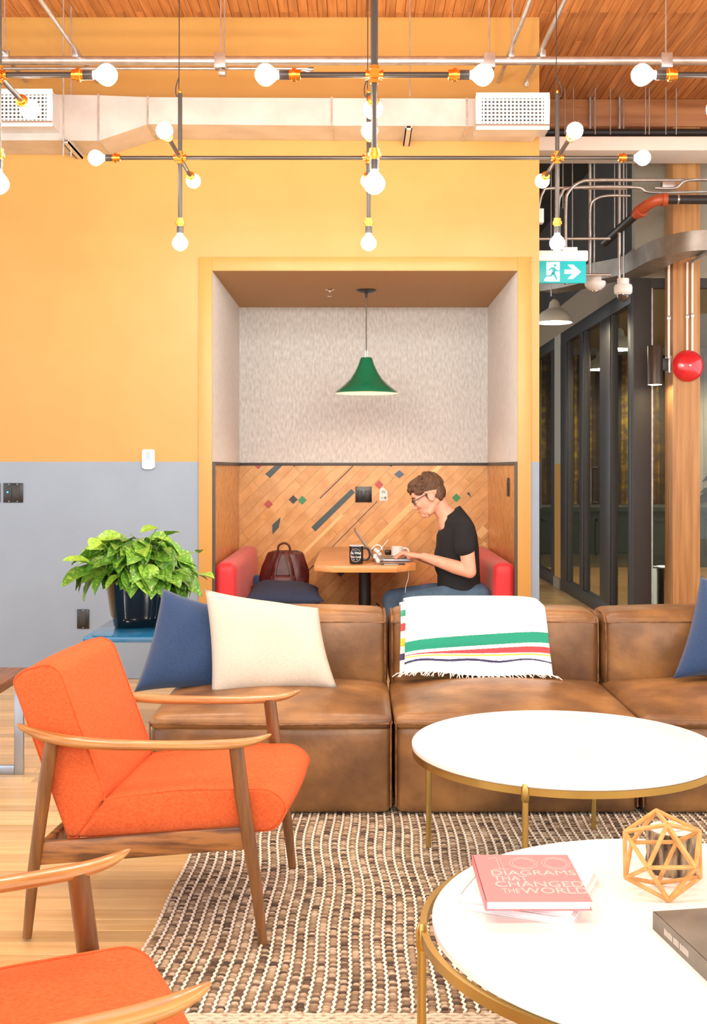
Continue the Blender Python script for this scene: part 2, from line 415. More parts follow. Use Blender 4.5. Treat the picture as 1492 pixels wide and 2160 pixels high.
# ---- nook shell
struct(G().box(NX0, NX1, WY + .001, NY, NZ - .003, NZ + .03).build('ceiling_nook', M['nook_ceiling'], origin=False))
nook_back = struct(G().box(NX0 - .1, NX1 + .1, NY + .012, NY + .1, 0, NZ + .03).build('wall_nook_back', M['dark_grey'], origin=False))
G().box(NX0, NX1, NY, NY + .012, DADO, NZ).build('felt_panel', M['felt'], nook_back)
sides = {}
for nm, xa, xb in (('wall_nook_left', NX0 - .1, NX0 - .012), ('wall_nook_right', NX1 + .012, NX1 + .03)):
    sides[nm] = struct(G().box(xa, xb, WY + .015, NY + .05, 0, NZ + .03).build(nm, M['dark_grey'], origin=False))
G().box(NX0 - .012, NX0 + .003, WY + .001, NY, DADO, NZ).build('felt_panel', M['felt_side'], sides['wall_nook_left'])
G().box(NX1 - .003, NX1 + .012, WY + .001, NY, DADO, NZ).build('felt_panel', M['felt_side'], sides['wall_nook_right'])

def diagonal_planks(rect, wid, fn, matl, parent, lens, rough_ends=1):
    """strips at 45 degrees, cut into boards and clipped to the wall"""
    x0, x1, z0, z1 = rect; c = math.sqrt(.5)
    a0 = (x0 - z1) * c; a1 = (x1 - z0) * c; b0 = (x0 + z0) * c; b1 = (x1 + z1) * c
    a = a0 - RND.random() * wid
    while a < a1:
        b = b0 - RND.random() * 1.2
        while b < b1:
            l = RND.choice(lens) * RND.uniform(.8, 1.2); e = .0007
            q = [(a + e, b + e), (a + wid - e, b + e), (a + wid - e, b + l - e), (a + e, b + l - e)]
            poly = clip_poly([((u + v) * c, (v - u) * c) for u, v in q], rect)
            if poly and area(poly) > 4e-4:
                d = RND.uniform(0, .0012)
                G().prism(poly, fn, -.0012 + d, .011).build('plank', matl, parent, smooth=0)
            b += l
        a += wid
fnb = lambda u, v, d: (u, NY + d, v)
diagonal_planks((NX0, NX1, .02, DADO - .02), .078, fnb, M['nook_plank'], nook_back, (.7, 1.0, 1.4))
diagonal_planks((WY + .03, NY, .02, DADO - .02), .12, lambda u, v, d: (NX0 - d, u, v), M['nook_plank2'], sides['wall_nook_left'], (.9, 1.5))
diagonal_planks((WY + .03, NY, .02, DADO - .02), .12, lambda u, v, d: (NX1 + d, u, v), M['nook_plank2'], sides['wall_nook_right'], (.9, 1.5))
# coloured inlays, given on the wall in metres
def wv(x, y): return ((430 + x / 2.1014 - CX) / 265.0, CH - (950 + y / 2.1014 - CY) / 265.0)
def dia(x, y, r, ry=None): ry = ry or r; return [(x - r, y), (x, y - ry), (x + r, y), (x, y + ry)]
def strip(xa, ya, xb, yb, hw):
    d = Vector((xb - xa, yb - ya)).normalized() * hw; n = (-d.y, d.x)
    return [(xa - n[0], ya - n[1]), (xb - n[0], yb - n[1]), (xb + n[0], yb + n[1]), (xa + n[0], ya + n[1])]
inl = [('inlay_red', dia(287, 239, 20)), ('inlay_dark', dia(397, 218, 20)), ('inlay_green', dia(437, 221, 20)),
       ('inlay_teal', [(304, 330), (341, 296), (333, 342), (305, 373)]), ('inlay_teal', [(272, 105), (315, 68), (348, 68), (294, 122)]),
       ('inlay_red', [(225, 68), (258, 68), (242, 83)]), ('inlay_teal', [(477, 340), (655, 170), (670, 187), (495, 360)]),
       ('inlay_dark', strip(515, 213, 662, 69, 2.2)), ('inlay_blue', dia(867, 106, 23, 18)), ('inlay_red', dia(777, 152, 20)),
       ('inlay_green', dia(1120, 210, 20)), ('inlay_dark', [(1166, 190), (1176, 184), (1187, 210)]),
       ('inlay_beige', [(1003, 100), (1036, 68), (1060, 68), (1018, 112)]), ('inlay_beige', strip(735, 428, 930, 236, 13)),
       ('inlay_beige', strip(414, 483, 615, 284, 7)), ('inlay_beige', strip(1216, 380, 1250, 345, 17)),
       ('inlay_dark', strip(560, 438, 770, 225, 1.6)), ('inlay_dark', strip(430, 562, 490, 508, 2.2)),
       ('inlay_beige', [(572, 690), (588, 678), (606, 700), (590, 712)]), ('inlay_dark', [(588, 541), (627, 541), (607, 561)]),
       ('inlay_red', strip(394, 470, 408, 484, 5)), ('inlay_beige', strip(1238, 412, 1252, 420, 9)), ('inlay_dark', strip(765, 676, 778, 690, 4))]
for m_, poly in inl:
    G().prism([wv(*p) for p in poly], fnb, -.0035, .004).build('inlay', M[m_], nook_back, smooth=0)
# dark rail over the panelling and dark edge strips
g = G().box(NX0, NX1, NY - .012, NY, DADO - .022, DADO)
g.box(NX0, NX0 + .012, WY + .02, NY, DADO - .022, DADO); g.box(NX1 - .012, NX1, WY + .02, NY, DADO - .022, DADO)
struct(g.build('trim_4', M['trim'], bevel=.001, origin=False))
struct(G().box(NX0 + .004, NX0 + .02, WY + .002, WY + .03, 0, DADO).build('trim_5', M['trim'], origin=False))
struct(G().box(NX1 - .02, NX1 - .004, WY + .002, WY + .03, 0, DADO).build('trim_6', M['trim'], origin=False))

# ---- glazed partition down the corridor (plane x = PX_) and the glazed room behind it
def PY(px): return F * PX_ / (px - CX)
TOP = 2.86
g = G().box(PX_, PX_ + .1, RY + .1, 18, 3.17, CEIL); wall_right = struct(g.build('wall_right', M['dim'], origin=False))
G().box(PX_ - .004, PX_ + .1, RY + .02, 18, TOP, 3.17).build('bulkhead', M['taupe'], wall_right)
wall_front = struct(G().box(PX_, 7, RY, RY + .1, TOP + .06, CEIL).build('wall_meeting_front', M['sage'], origin=False))
ws = struct(G().box(PX_ - .01, PX_ + .08, PY(1185), PY(1172), DADO, TOP).build('wall_corridor_pier', M['sage'], origin=False))
G().box(PX_ - .01, PX_ + .08, PY(1185), PY(1172), 0, DADO).build('painted_dado', M['orange_wall'], ws)
struct(G().box(PX_ - .025, PX_ - .01, PY(1185), PY(1172), 0, .12).build('baseboard_corridor', M['taupe'], origin=False))
def glazed(name, y0, y1, stiles, handle=None, rail=.13):
    g = G(); r = struct(bpy.data.objects.new(name, None)); COL.objects.link(r); r.location = (PX_, y0, 0)
    G().box(PX_ - .01, PX_ + .06, y0, y1, 0, rail).build('bottom_rail', M['black_metal'], r, bevel=.003)
    G().box(PX_ - .01, PX_ + .06, y0, y1, TOP - .13, TOP).build('top_rail', M['black_metal'], r, bevel=.003)
    for a, b in stiles: G().box(PX_ - .012, PX_ + .062, a, b, rail, TOP - .13).build('stile', M['black_metal'], r, bevel=.003)
    ss = sorted(stiles)
    for i in range(len(ss) - 1):
        G().box(PX_ + .022, PX_ + .03, ss[i][1], ss[i + 1][0], rail, TOP - .13).build('pane', M['glass'], r)
        # slim inner frame of the leaf
        a, b = ss[i][1], ss[i + 1][0]
        for yy in (a, b - .035): G().box(PX_ + .0, PX_ + .05, yy, yy + .035, rail, TOP - .13).build('leaf_frame', M['dark_grey'], r)
    if handle:
        y, z0, z1 = handle
        G().tube(bez([(PX_ - .01, y, z0), (PX_ - .06, y, z0 + .005), (PX_ - .065, y, z0 + .05), (PX_ - .065, y, z1 - .05), (PX_ - .06, y, z1 - .005), (PX_ - .01, y, z1)], 5), .011, 8).build('pull_handle', M['black_metal'], r)
    return r
glazed('door_1', RY + .1, PY(1185), [(RY + .1, RY + .2), (PY(1290), PY(1268)), (PY(1233), PY(1225)), (PY(1198), PY(1185))], (PY(1264), 1.03, 1.36))
glazed('door_2', PY(1172), 15.2, [(PY(1172), PY(1165)), (14.5, 15.2)])
# front of the glazed room
r = struct(bpy.data.objects.new('window_1', None)); COL.objects.link(r); r.location = (PX_, RY, 0)
G().box(PX_ - .012, PX_ + .135, RY - .01, RY + .1, 0, TOP + .06).build('corner_post', M['dark_grey'], r, bevel=.004)
G().box(PX_ + .135, 7, RY, RY + .08, TOP - .02, TOP + .06).build('head_frame', M['dark_grey'], r)
G().box(PX_ + .135, 7, RY, RY + .08, 0, .1).build('sill_frame', M['dark_grey'], r)
G().box(PX_ + .135, PX_ + .15, RY + .005, RY + .06, .1, TOP - .02).build('edge_channel', M['zinc'], r)
G().box(PX_ + .15, 4.2, RY + .03, RY + .04, .1, TOP - .02).build('pane', M['glass'], r)
G().box(4.2, 4.3, RY, RY + .08, .1, TOP - .02).build('stile', M['dark_grey'], r)
# inside of that room
BY = 15.6
struct(G().box(PX_ + .1, 7, RY + .1, BY, 3.0, 3.1).build('ceiling_meeting', M['sage'], origin=False))
wb = struct(G().box(PX_ - .2, 7, BY, BY + .1, .8, 3.1).build('wall_meeting_back', M['sage'], origin=False))
struct(G().box(6.9, 7, RY, BY, -.05, CEIL).build('wall_meeting_right', M['dim'], origin=False))
struct(G().box(-3, 7, 17.9, 18, -.05, CEIL).build('wall_corridor_end', M['dim'], origin=False))
pn = struct(G().box(PX_ - .1, 7, BY - .04, BY, -.05, .8).build('wall_panelling', M['green_panel'], origin=False))
G().box(PX_ + .1, 7, BY - .08, BY, .76, .82).build('cap_rail', M['green_panel'], pn)
for k in range(6):
    a = 2.5 + k * .75
    g = G(); z0, z1 = .16, .66
    g.box(a, a + .62, BY - .06, BY - .04, z0, z0 + .03); g.box(a, a + .62, BY - .06, BY - .04, z1 - .03, z1)
    g.box(a, a + .03, BY - .06, BY - .04, z0, z1); g.box(a + .59, a + .62, BY - .06, BY - .04, z0, z1); g.build('panel_moulding', M['green_panel'], pn)
def forest_mat():
    m = bpy.data.materials.new('forest_photo_print'); m.use_nodes = True; nt = m.node_tree; N = nt.nodes; L = nt.links; b = N['Principled BSDF']; b.inputs['Roughness'].default_value = .6
    tc = N.new('ShaderNodeTexCoord')
    def nz(s, d):
        mp = N.new('ShaderNodeMapping'); mp.inputs['Scale'].default_value = s; L.new(tc.outputs['Object'], mp.inputs[0])
        n = N.new('ShaderNodeTexNoise'); n.inputs['Scale'].default_value = 1; n.inputs['Detail'].default_value = d; L.new(mp.outputs[0], n.inputs[0]); return n
    a = nz((7, 1, .12), 3); r1 = N.new('ShaderNodeValToRGB'); e = r1.color_ramp.elements
    e[0].position = .42; e[0].color = lin('15100a'); e[1].position = .62; e[1].color = lin('d9b765'); x = e.new(.5); x.color = lin('5a3d16')
    c = nz((9, 1, 11), 8); r2 = N.new('ShaderNodeValToRGB'); e = r2.color_ramp.elements
    e[0].position = .45; e[0].color = lin('20190c'); e[1].position = .7; e[1].color = lin('c8c84a')
    mx = N.new('ShaderNodeMixRGB'); mx.blend_type = 'OVERLAY'; mx.inputs[0].default_value = .75
    L.new(a.outputs[0], r1.inputs[0]); L.new(c.outputs[0], r2.inputs[0]); L.new(r1.outputs[0], mx.inputs[1]); L.new(r2.outputs[0], mx.inputs[2]); L.new(mx.outputs[0], b.inputs['Base Color'])
    return m
M['forest'] = forest_mat()
tag(G().box(PX_ + .12, 4.62, BY - .03, BY - .002, .86, 2.9).build('forest_mural', M['forest'], origin=True), 'golden forest photo mural inside the glazed meeting room', 'mural')
M['mist'] = mat('misty_mountain_print', 'b9b4aa', .6, c2='8f8b84', sc=(1.2, 1, 2.0), contrast=(.3, .7))
pm = thing('mountain_picture', 'pale mountain picture with a dark pine tree right of the timber column', 'picture', (5.4, BY - .03, .9))
G().box(4.74, 6.3, BY - .03, BY - .002, .9, 2.9).build('print', M['mist'], pm)
g = G()
for k in range(22):
    t = k / 21; z = .95 + 1.1 * t; wv_ = .42 * (1 - t) + .02
    for sg in (-1, 1):
        x0 = 5.02; x1 = x0 + sg * wv_ * RND.uniform(.6, 1)
        g.prism([(x0, z), (x1, z - .1), (x1 - sg * .06, z - .03), (x0, z + .07)], lambda u, v, d: (u, BY + d, v), -.036, -.031)
g.build('pine_tree', M['dim'], pm, smooth=0)
# ------------------------------------------------------------------ the nook: benches, table, lamp, things
def bench(nm, sgn, xw, label):
    r = thing(nm, label, 'bench', (xw - sgn * .2, 8.2, 0))
    x_in = xw + sgn * .15; ys, ye = WY + .035, NY - .02
    a, b = sorted((xw + sgn * .012, x_in)); rbox(a, b, ys, ye, .40, .742, .045, (.008, 0, .004), 12).build('backrest', M['red_vinyl'], r, smooth=180)
    a, b = sorted((xw + sgn * .012, xw + sgn * .56)); rbox(a, b, ys, ye, .33, .452, .03, (.0, 0, .006), 10).build('seat_cushion', M['red_vinyl'], r, smooth=180)
    a, b = sorted((xw + sgn * .012, xw + sgn * .50)); G().box(a, b, ys + .02, ye, 0, .335).build('plinth', M['dark_grey'], r)
    return r
bench('bench', 1, NX0, 'red upholstered bench on the left of the nook, beside the maroon backpack')
bench('bench', -1, NX1, 'red upholstered bench on the right of the nook, behind the seated man')

t = thing('nook_table', 'honey wood table with clipped corners on a black pedestal in the nook', 'table', (.05, 8.1, 0))
TZ = .735; c0, c1, ya, yb = -.285, .382, 7.30, NY - .03
poly = [(c0 + .125, ya), (c1 - .13, ya), (c1, ya + .17), (c1, yb), (c0, yb), (c0, ya + .10)]
G().prism(poly, lambda u, v, d: (u, v, d), TZ - .043, TZ).build('table_top', M['butcher'], t, bevel=.003)
G().lathe([(.044, .02), (.044, TZ - .05), (.12, TZ - .043)], (.05, 8.05, 0), 24).build('pedestal', M['black_metal'], t)
G().lathe([(.27, 0), (.27, .012), (.06, .03), (.05, .05)], (.05, 8.05, 0), 32).build('base_plate', M['black_metal'], t)

# green pendant
s = 294.0; lx, ly = XX(773, s), F / s
t = thing('green_pendant_lamp', 'green trumpet shaped enamel pendant lamp hanging in the nook', 'lamp', (lx, ly, ZZ(832, s)))
zb, zt = ZZ(830, s), ZZ(755, s); h = zt - zb
prof = [(.225, 0), (.222, .012), (.17, .055), (.12, .10), (.085, .15), (.06, .20), (.045, h - .01), (.04, h)]
g = G(); n = 40
g.lathe([(r_, z_ + zb) for r_, z_ in prof], (lx, ly, 0), n, caps=False); g.build('lamp_shade', M['green_enamel'], t, smooth=60)
g = G().lathe([(.2245, zb + .001), (.21, zb + .02), (.16, zb + .055), (.11, zb + .10), (.06, zb + .16), (.03, zb + .2)], (lx, ly, 0), n, caps=False)
g.build('shade_lining', M['shade_inner'], t, smooth=60)
G().lathe([(.0, zt + .004), (.038, zt + .002), (.04, zt - .003)], (lx, ly, 0), 20).build('shade_cap', M['green_enamel'], t)
G().ball((lx, ly, zb + .10), .032, 14, 10).build('bulb', emat('nook_bulb', 'ffe6c4', 130.0), t)
g = G()
for dx in (-.009, .009): g.cyl((lx + dx, ly, zt), (lx + dx * .6, ly, zt + .055), .0022, n=6)
g.cyl((lx - .006, ly, zt + .055), (lx + .006, ly, zt + .055), .0025, n=6); g.build('cord_yoke', M['green_enamel'], t)
G().cyl((lx, ly, zt + .05), (lx, ly, NZ - .02), .0045, n=8).build('cord', M['cord'], t)
G().lathe([(.072, NZ), (.072, NZ - .008), (.05, NZ - .02), (.012, NZ - .026), (.006, NZ - .06)][::-1], (lx, ly, 0), 28).build('canopy', M['black_metal'], t)
sp = P(696, 612, 375 / 1.273)
t = thing('fire_sprinkler', 'small chrome fire sprinkler on the nook ceiling', 'sprinkler', (sp.x, sp.y, NZ - .05))
g = G().lathe([(.034, NZ - .001), (.030, NZ - .006), (.012, NZ - .012), (.010, NZ - .02)][::-1], (sp.x, sp.y, 0), 20); g.build('escutcheon', M['chrome'], t)
g = G()
for sg in (-1, 1): g.tube([(sp.x + sg * .01, sp.y, NZ - .018), (sp.x + sg * .014, sp.y, NZ - .03), (sp.x + sg * .004, sp.y, NZ - .048)], .0025, 6)
g.build('frame_arm', M['chrome'], t)
G().lathe([(.004, NZ - .046), (.018, NZ - .05), (.018, NZ - .052)][::-1], (sp.x, sp.y, 0), 14).build('deflector', M['chrome'], t)

# things on the nook table
def mug(nm, px, s, r, h, mo, mi, label, hside=1):
    x, y = XX(px, s), F / s
    t = thing(nm, label, 'mug', (x, y, TZ))
    G().lathe([(r * .86, TZ), (r * .97, TZ + .008), (r, TZ + .02), (r, TZ + h), (r * .93, TZ + h)], (x, y, 0), 32).build('cup_body', mo, t, smooth=50)
    G().lathe([(r * .93, TZ + h), (r * 1.005, TZ + h + .0015), (r * 1.0, TZ + h - .004)], (x, y, 0), 32, caps=False).build('rim', mi, t)
    G().lathe([(r * .9, TZ + h - .004), (.0, TZ + h - .012)], (x, y, 0), 24, caps=False).build('drink_surface', mi, t)
    p = [(x + hside * (r - .004), y, TZ + h * .84), (x + hside * (r + .028), y, TZ + h * .82), (x + hside * (r + .042), y, TZ + h * .5), (x + hside * (r + .028), y, TZ + h * .24), (x + hside * (r - .004), y, TZ + h * .22)]
    G().tube(bez(p, 6), .007, 10).build('handle', mo, t)
    return t, x, y
t, mx_, my_ = mug('coffee_mug', 752, 322, .046, .122, M['black_plastic'], M['white_plastic'], 'black coffee mug with a white round emblem on the nook table')
g = G()
for txt, dz, sz in (('Do What', .014, .021), ('You Love', -.010, .021)):
    q = text_geo(txt, sz, .0003 if sz > .01 else 0, 0, sx=.95); off = max(v.y for v in q.v) / 2
    q.v = [Vector((v.x + (v.y * .15), v.y - off + dz, v.z)) for v in q.v]; g.add(q.v, q.f)
ring = G().box(-.012, .012, -.0305, -.0265, 0, .0006).box(-.016, .016, -.029, -.0275, 0, .0006)
for k in range(7): ring.box(-.0125 + .0036 * k, -.0105 + .0036 * k, .0295 - abs(k - 3) * .0006, .0315 - abs(k - 3) * .0006, 0, .0006)
ring.tube([(.036 * math.cos(a), .042 * math.sin(a), 0) for a in [2 * PI * k / 40 for k in range(40)]], .0007, 4, closed=True); g.add(ring.v, ring.f)
rr = .0464; zc = TZ + .06; th0 = -PI / 2 - .12
g.v = [Vector((mx_ + (rr + v.z) * math.cos(th0 + v.x / rr), my_ + (rr + v.z) * math.sin(th0 + v.x / rr), zc + v.y)) for v in g.v]
g.build('emblem_print', M['white_plastic'], t, smooth=0)
mug('white_cup', 838, 300, .041, .075, M['white_plastic'], M['white_plastic'], 'plain white cup behind the typing hands on the nook table')
x, y = XX(797, 323), F / 323
t = thing('plastic_cup', 'clear plastic cup with crumpled wrapper and white wires on the nook table', 'cup', (x, y, TZ))
G().lathe([(.033, TZ), (.036, TZ + .004), (.046, TZ + .10), (.048, TZ + .102), (.0455, TZ + .1)], (x, y, 0), 24).build('cup_body', M['clear'], t)
g = G()
for k in range(9): g.ball((x + RND.uniform(-.02, .02), y + RND.uniform(-.02, .02), TZ + .02 + .009 * k), (.014, .012, .013), 7, 5)
g.build('crumpled_wrapper', M['white_plastic'], t, smooth=0)
g = G().tube(bez([(x - .045, y, TZ + .095), (x - .01, y, TZ + .125), (x + .02, y, TZ + .118), (x + .03, y, TZ + .09)], 6), .003, 6)
g.tube(bez([(x + .0, y, TZ + .07), (x + .025, y, TZ + .105), (x + .07, y - .01, TZ + .165)], 6), .0018, 6); g.build('wire', M['white_plastic'], t)
# laptop, seen from its side
t = thing('laptop', 'open silver laptop being typed on at the nook table', 'laptop', (.23, 7.72, TZ))
lx0, lx1, ly0, ly1 = .115, .352, 7.6, 7.94
g = G().box(lx0, lx1, ly0, ly1, TZ + .004, TZ + .018); g.build('base', M['steel'], t, bevel=.003)
G().box(lx0 + .06, lx1 - .04, ly0 + .03, ly1 - .03, TZ + .018, TZ + .0195).build('keyboard', M['black_plastic'], t)
G().box(lx0 + .01, lx1 - .01, ly0 + .01, ly1 - .01, TZ, TZ + .004).build('bottom_shell', M['black_plastic'], t)
hx, hz = lx0, TZ + .018; dx, dz = -.135, .195; nx, nz = .0066, .0045
G().prism([(hx, hz), (hx + dx, hz + dz), (hx + dx - nx, hz + dz - nz), (hx - nx, hz - nz)], lambda u, v, d: (u, d, v), ly0, ly1).build('screen_lid', M['walnut_top'], t)
G().prism([(hx + dx * .06 + .0006, hz + dz * .06), (hx + dx * .94 + .0006, hz + dz * .94), (hx + dx * .94, hz + dz * .94), (hx + dx * .06, hz + dz * .06)], lambda u, v, d: (u, d, v), ly0 + .012, ly1 - .012).build('display', M['screen_lcd'], t)
t = thing('smartphone', 'dark phone lying at the near edge of the nook table', 'phone', (XX(830, 325), F / 325, TZ))
a, b, c = XX(804, 325), XX(855, 325), F / 325
G().box(a, b, c - .02, c + .055, TZ, TZ + .009).build('phone_body', M['black_plastic'], t, bevel=.003)
G().box(a + .02, b - .045, c - .0206, c - .02, TZ + .003, TZ + .0065).build('side_button', M['zinc'], t)
tag(G().box(XX(806, 305), XX(834, 305), F / 305, F / 305 + .16, TZ, TZ + .012).build('notebook', M['zinc'], bevel=.002), 'grey notebook beside the white cup on the nook table', 'notebook')
tag(G().box(XX(812, 292), XX(826, 292), F / 292, F / 292 + .09, TZ, TZ + .035).build('glasses_case', M['black_plastic'], bevel=.01, seg=3), 'small black case at the back of the nook table', 'case')
tag(G().tube(bez([(.335, 7.46, TZ - .044), (.33, 7.46, TZ - .1), (.315, 7.48, TZ - .16), (.31, 7.5, TZ - .3)], 6), .0015, 6).build('charging_cable', M['white_plastic']), 'thin white cable hanging below the nook table', 'cable')

# plates on the nook walls
def at_back(px, py): return XX(px, 265.0), ZZ(py, 265.0)
xa, za = at_back(750, 1026.5); xb, zb_ = at_back(784.5, 1059.5)
t = thing('outlet_plate', 'square black double outlet plate on the diagonal plank wall', 'outlet', ((xa + xb) / 2, NY, zb_))
G().box(xa, xb, NY - .009, NY - .001, zb_, za).build('plate', M['black_plastic'], t, bevel=.002)
for k in (.28, .72):
    xc = xa + (xb - xa) * k
    G().box(xc - .018, xc + .018, NY - .012, NY - .009, zb_ + .025, za - .03).build('socket', M['black_metal'], t, bevel=.001)
xa, za = at_back(800.5, 1027); xb, zb_ = at_back(818, 1056)
t = thing('torn_sticker', 'torn white paper sticker beside the black outlet plate', 'sticker', ((xa + xb) / 2, NY, zb_))
G().prism([(xa, zb_), (xb, zb_), (xb - .003, za - .035), (xa + .028, za), (xa + .003, za - .022)], fnb, -.0045, -.0035).build('paper', M['book_white'], t, smooth=0)
g = G()
for (u0, u1, v0, v1) in ((.25, .75, .55, .62), (.3, .7, .66, .73), (.15, .8, .2, .24), (.2, .5, .12, .16), (.6, .85, .1, .3)):
    g.prism([(xa + (xb - xa) * u0, zb_ + (za - zb_) * v0), (xa + (xb - xa) * u1, zb_ + (za - zb_) * v0), (xa + (xb - xa) * u1, zb_ + (za - zb_) * v1), (xa + (xb - xa) * u0, zb_ + (za - zb_) * v1)], fnb, -.005, -.0044)
g.build('printed_lines', M['ink'], t, smooth=0)
yy = F * NX1 / (1073.5 - CX); z0, z1 = CH - (1047 - CY) * yy / F, CH - (1008 - CY) * yy / F
t = thing('light_switch', 'slim dark switch plate on the right side wall of the nook', 'switch', (NX1, yy, z0))
G().box(NX1 - .008, NX1 - .001, yy - .045, yy + .045, z0, z1).build('plate', M['black_metal'], t, bevel=.002)
G().box(NX1 - .012, NX1 - .008, yy - .018, yy + .018, z0 + .03, z1 - .03).build('rocker', M['black_plastic'], t)

# backpack on the left bench
bx, by, bz = -.545, 8.3, .452
t = thing('backpack', 'maroon leather backpack slumped on the left red bench', 'backpack', (bx, by, bz))
g = G(); n, m = 40, 20
for i in range(m + 1):
    v = i / m
    z = bz + .31 * v; wd = .19 * (1 - .38 * v ** 2.2) * (1 - .12 * (1 - v) ** 6); dp = .115 * (1 - .45 * v ** 2)
    if i == m: wd *= .7; dp *= .5
    for k in range(n):
        a = 2 * PI * k / n; ca, sa = math.cos(a), math.sin(a); e = .75
        fold = 1 + .035 * math.sin(7 * a + 4 * v) * v + .02 * math.sin(13 * a - 9 * v)
        g.v.append(Vector((bx + math.copysign(abs(ca) ** e, ca) * wd * fold + .02 * v, by + math.copysign(abs(sa) ** e, sa) * dp * fold, z)))
for i in range(m):
    for k in range(n): g.f.append([i * n + k, i * n + (k + 1) % n, (i + 1) * n + (k + 1) % n, (i + 1) * n + k])
g.f.append(list(range(n))[::-1]); g.f.append([m * n + k for k in range(n)])
g.build('bag_body', M['maroon'], t, smooth=80)
G().tube(bez([(bx - .035, by - .03, bz + .30), (bx - .03, by - .03, bz + .345), (bx + .01, by - .03, bz + .365), (bx + .045, by - .03, bz + .345), (bx + .055, by - .03, bz + .30)], 6), .008, 8).build('handle', M['maroon'], t)
for sx in (-.05, .06):
    G().tube(bez([(bx + sx * .5, by - .075, bz + .30), (bx + sx, by - .112, bz + .22), (bx + sx * 1.3, by - .128, bz + .12), (bx + sx * 1.2, by - .128, bz + .02)], 6), .02, 8, sy=.35).build('strap', M['maroon'], t)
rbox(bx - .09, bx + .1, by - .135, by - .09, bz + .02, bz + .14, .02, (0, .01, 0), 6).build('front_pocket', M['maroon'], t, smooth=180)
tag(rbox(bx - .215, bx - .175, by - .06, by + .05, bz, bz + .13, .018, (.005, 0, .005), 6).build('blue_pouch', M['navy'], smooth=180), 'small blue pouch wedged beside the maroon backpack', 'pouch')
# ------------------------------------------------------------------ rug
RZ = .016
rug = thing('woven_rug', 'chunky woven rug with brown loops and white lines under the coffee tables', 'rug', (.9, 3.7, 0))
RX0, RX1, RYA, RYB = -.60, 2.35, 2.83, 5.0
def rwave(x, y): return .014 * math.sin(y * 4.1 + x * 2.0) * max(0, 1 - (x - RX0) / 1.4) + .006 * math.sin(9 * y + 5 * x)
G().box(RX0 + .01, RX1, RYA - .18, RYB, .001, .008).build('backing', mat('rug_backing', '8d7a66', .95), rug)
cols = []; V = []; Fc = []
yarns = [lin(c)[:3] for c in ('5a4a3e', '6f5d4d', '917d66', 'ac977b', 'c2ae92', '463b34', 'cfbfa6')]
cw = .032; ncol = int((RX1 - RX0) / cw)
for c in range(ncol):
    x = RX0 + (c + .5) * cw
    y = RYA + RND.random() * .01; tone = RND.random()
    while y < RYB - .02:
        near = y < 4.6
        l = RND.uniform(.011, .017); col = RND.choice(yarns[:4] if RND.random() < .42 + .2 * math.sin(c * 1.7 + y * 3) else yarns[2:5] + yarns[6:])
        k0 = len(V); cx_ = x + rwave(x, y) + RND.uniform(-.0015, .0015); hh = RND.uniform(.0075, .0105); hw = cw * RND.uniform(.32, .40); n = 7; tw = RND.uniform(-.12, .12)
        for k in range(n):
            a = 2 * PI * k / n; V.append((cx_ + math.cos(a) * hw, y + math.sin(a) * l * .52 + tw * math.cos(a) * hw, .006))
        for k in range(n):
            a = 2 * PI * k / n; V.append((cx_ + math.cos(a) * hw * .82, y + math.sin(a) * l * .36 + tw * math.cos(a) * hw, .006 + hh * .75))
        V.append((cx_, y, .006 + hh))
        for k in range(n):
            Fc.append((k0 + k, k0 + (k + 1) % n, k0 + n + (k + 1) % n, k0 + n + k)); Fc.append((k0 + n + k, k0 + n + (k + 1) % n, k0 + 2 * n)); cols += [col, col]
        y += l
me = bpy.data.meshes.new('yarn_loops'); me.from_pydata(V, [], Fc); at = me.attributes.new('Col', 'FLOAT_COLOR', 'FACE')
at.data.foreach_set('color', [q for c in cols for q in (*c, 1)]); me.shade_smooth()
o = link('yarn_loops', me, attr_mat('rug_wool', .95, .5, 400), rug); o['kind'] = 'stuff'
g = G()
for c in range(ncol + 1):
    x = RX0 + c * cw; y = RYA - .0; pts = []; k = 0
    while y < RYB:
        pts.append((x + rwave(x, y) + (.0028 if k % 2 else -.0028), y, .0125 + .0015 * (k % 2))); y += .0135; k += 1
    g.tube(pts, .0038, 5)
o = g.build('white_yarn_lines', mat('rug_white_yarn', 'f2eadc', .95), rug, smooth=180, merge=False); o['kind'] = 'stuff'
# pale flat-woven band at the near end
g = G()
for k in range(11):
    y = RYA - .012 - k * .0145
    g.tube([(RX0 + .015 + i * .02, y + .0012 * math.sin(i * 2.1 + k), .010 + .003 * ((i + k) % 2)) for i in range(int((RX1 - RX0 - .02) / .02))], .0062, 5)
o = g.build('end_band', mat('rug_end_band', 'd5c7b2', .95, c2='a5927a', sc=(60, 60, 60), contrast=(.3, .5)), rug, smooth=180, merge=False); o['kind'] = 'stuff'

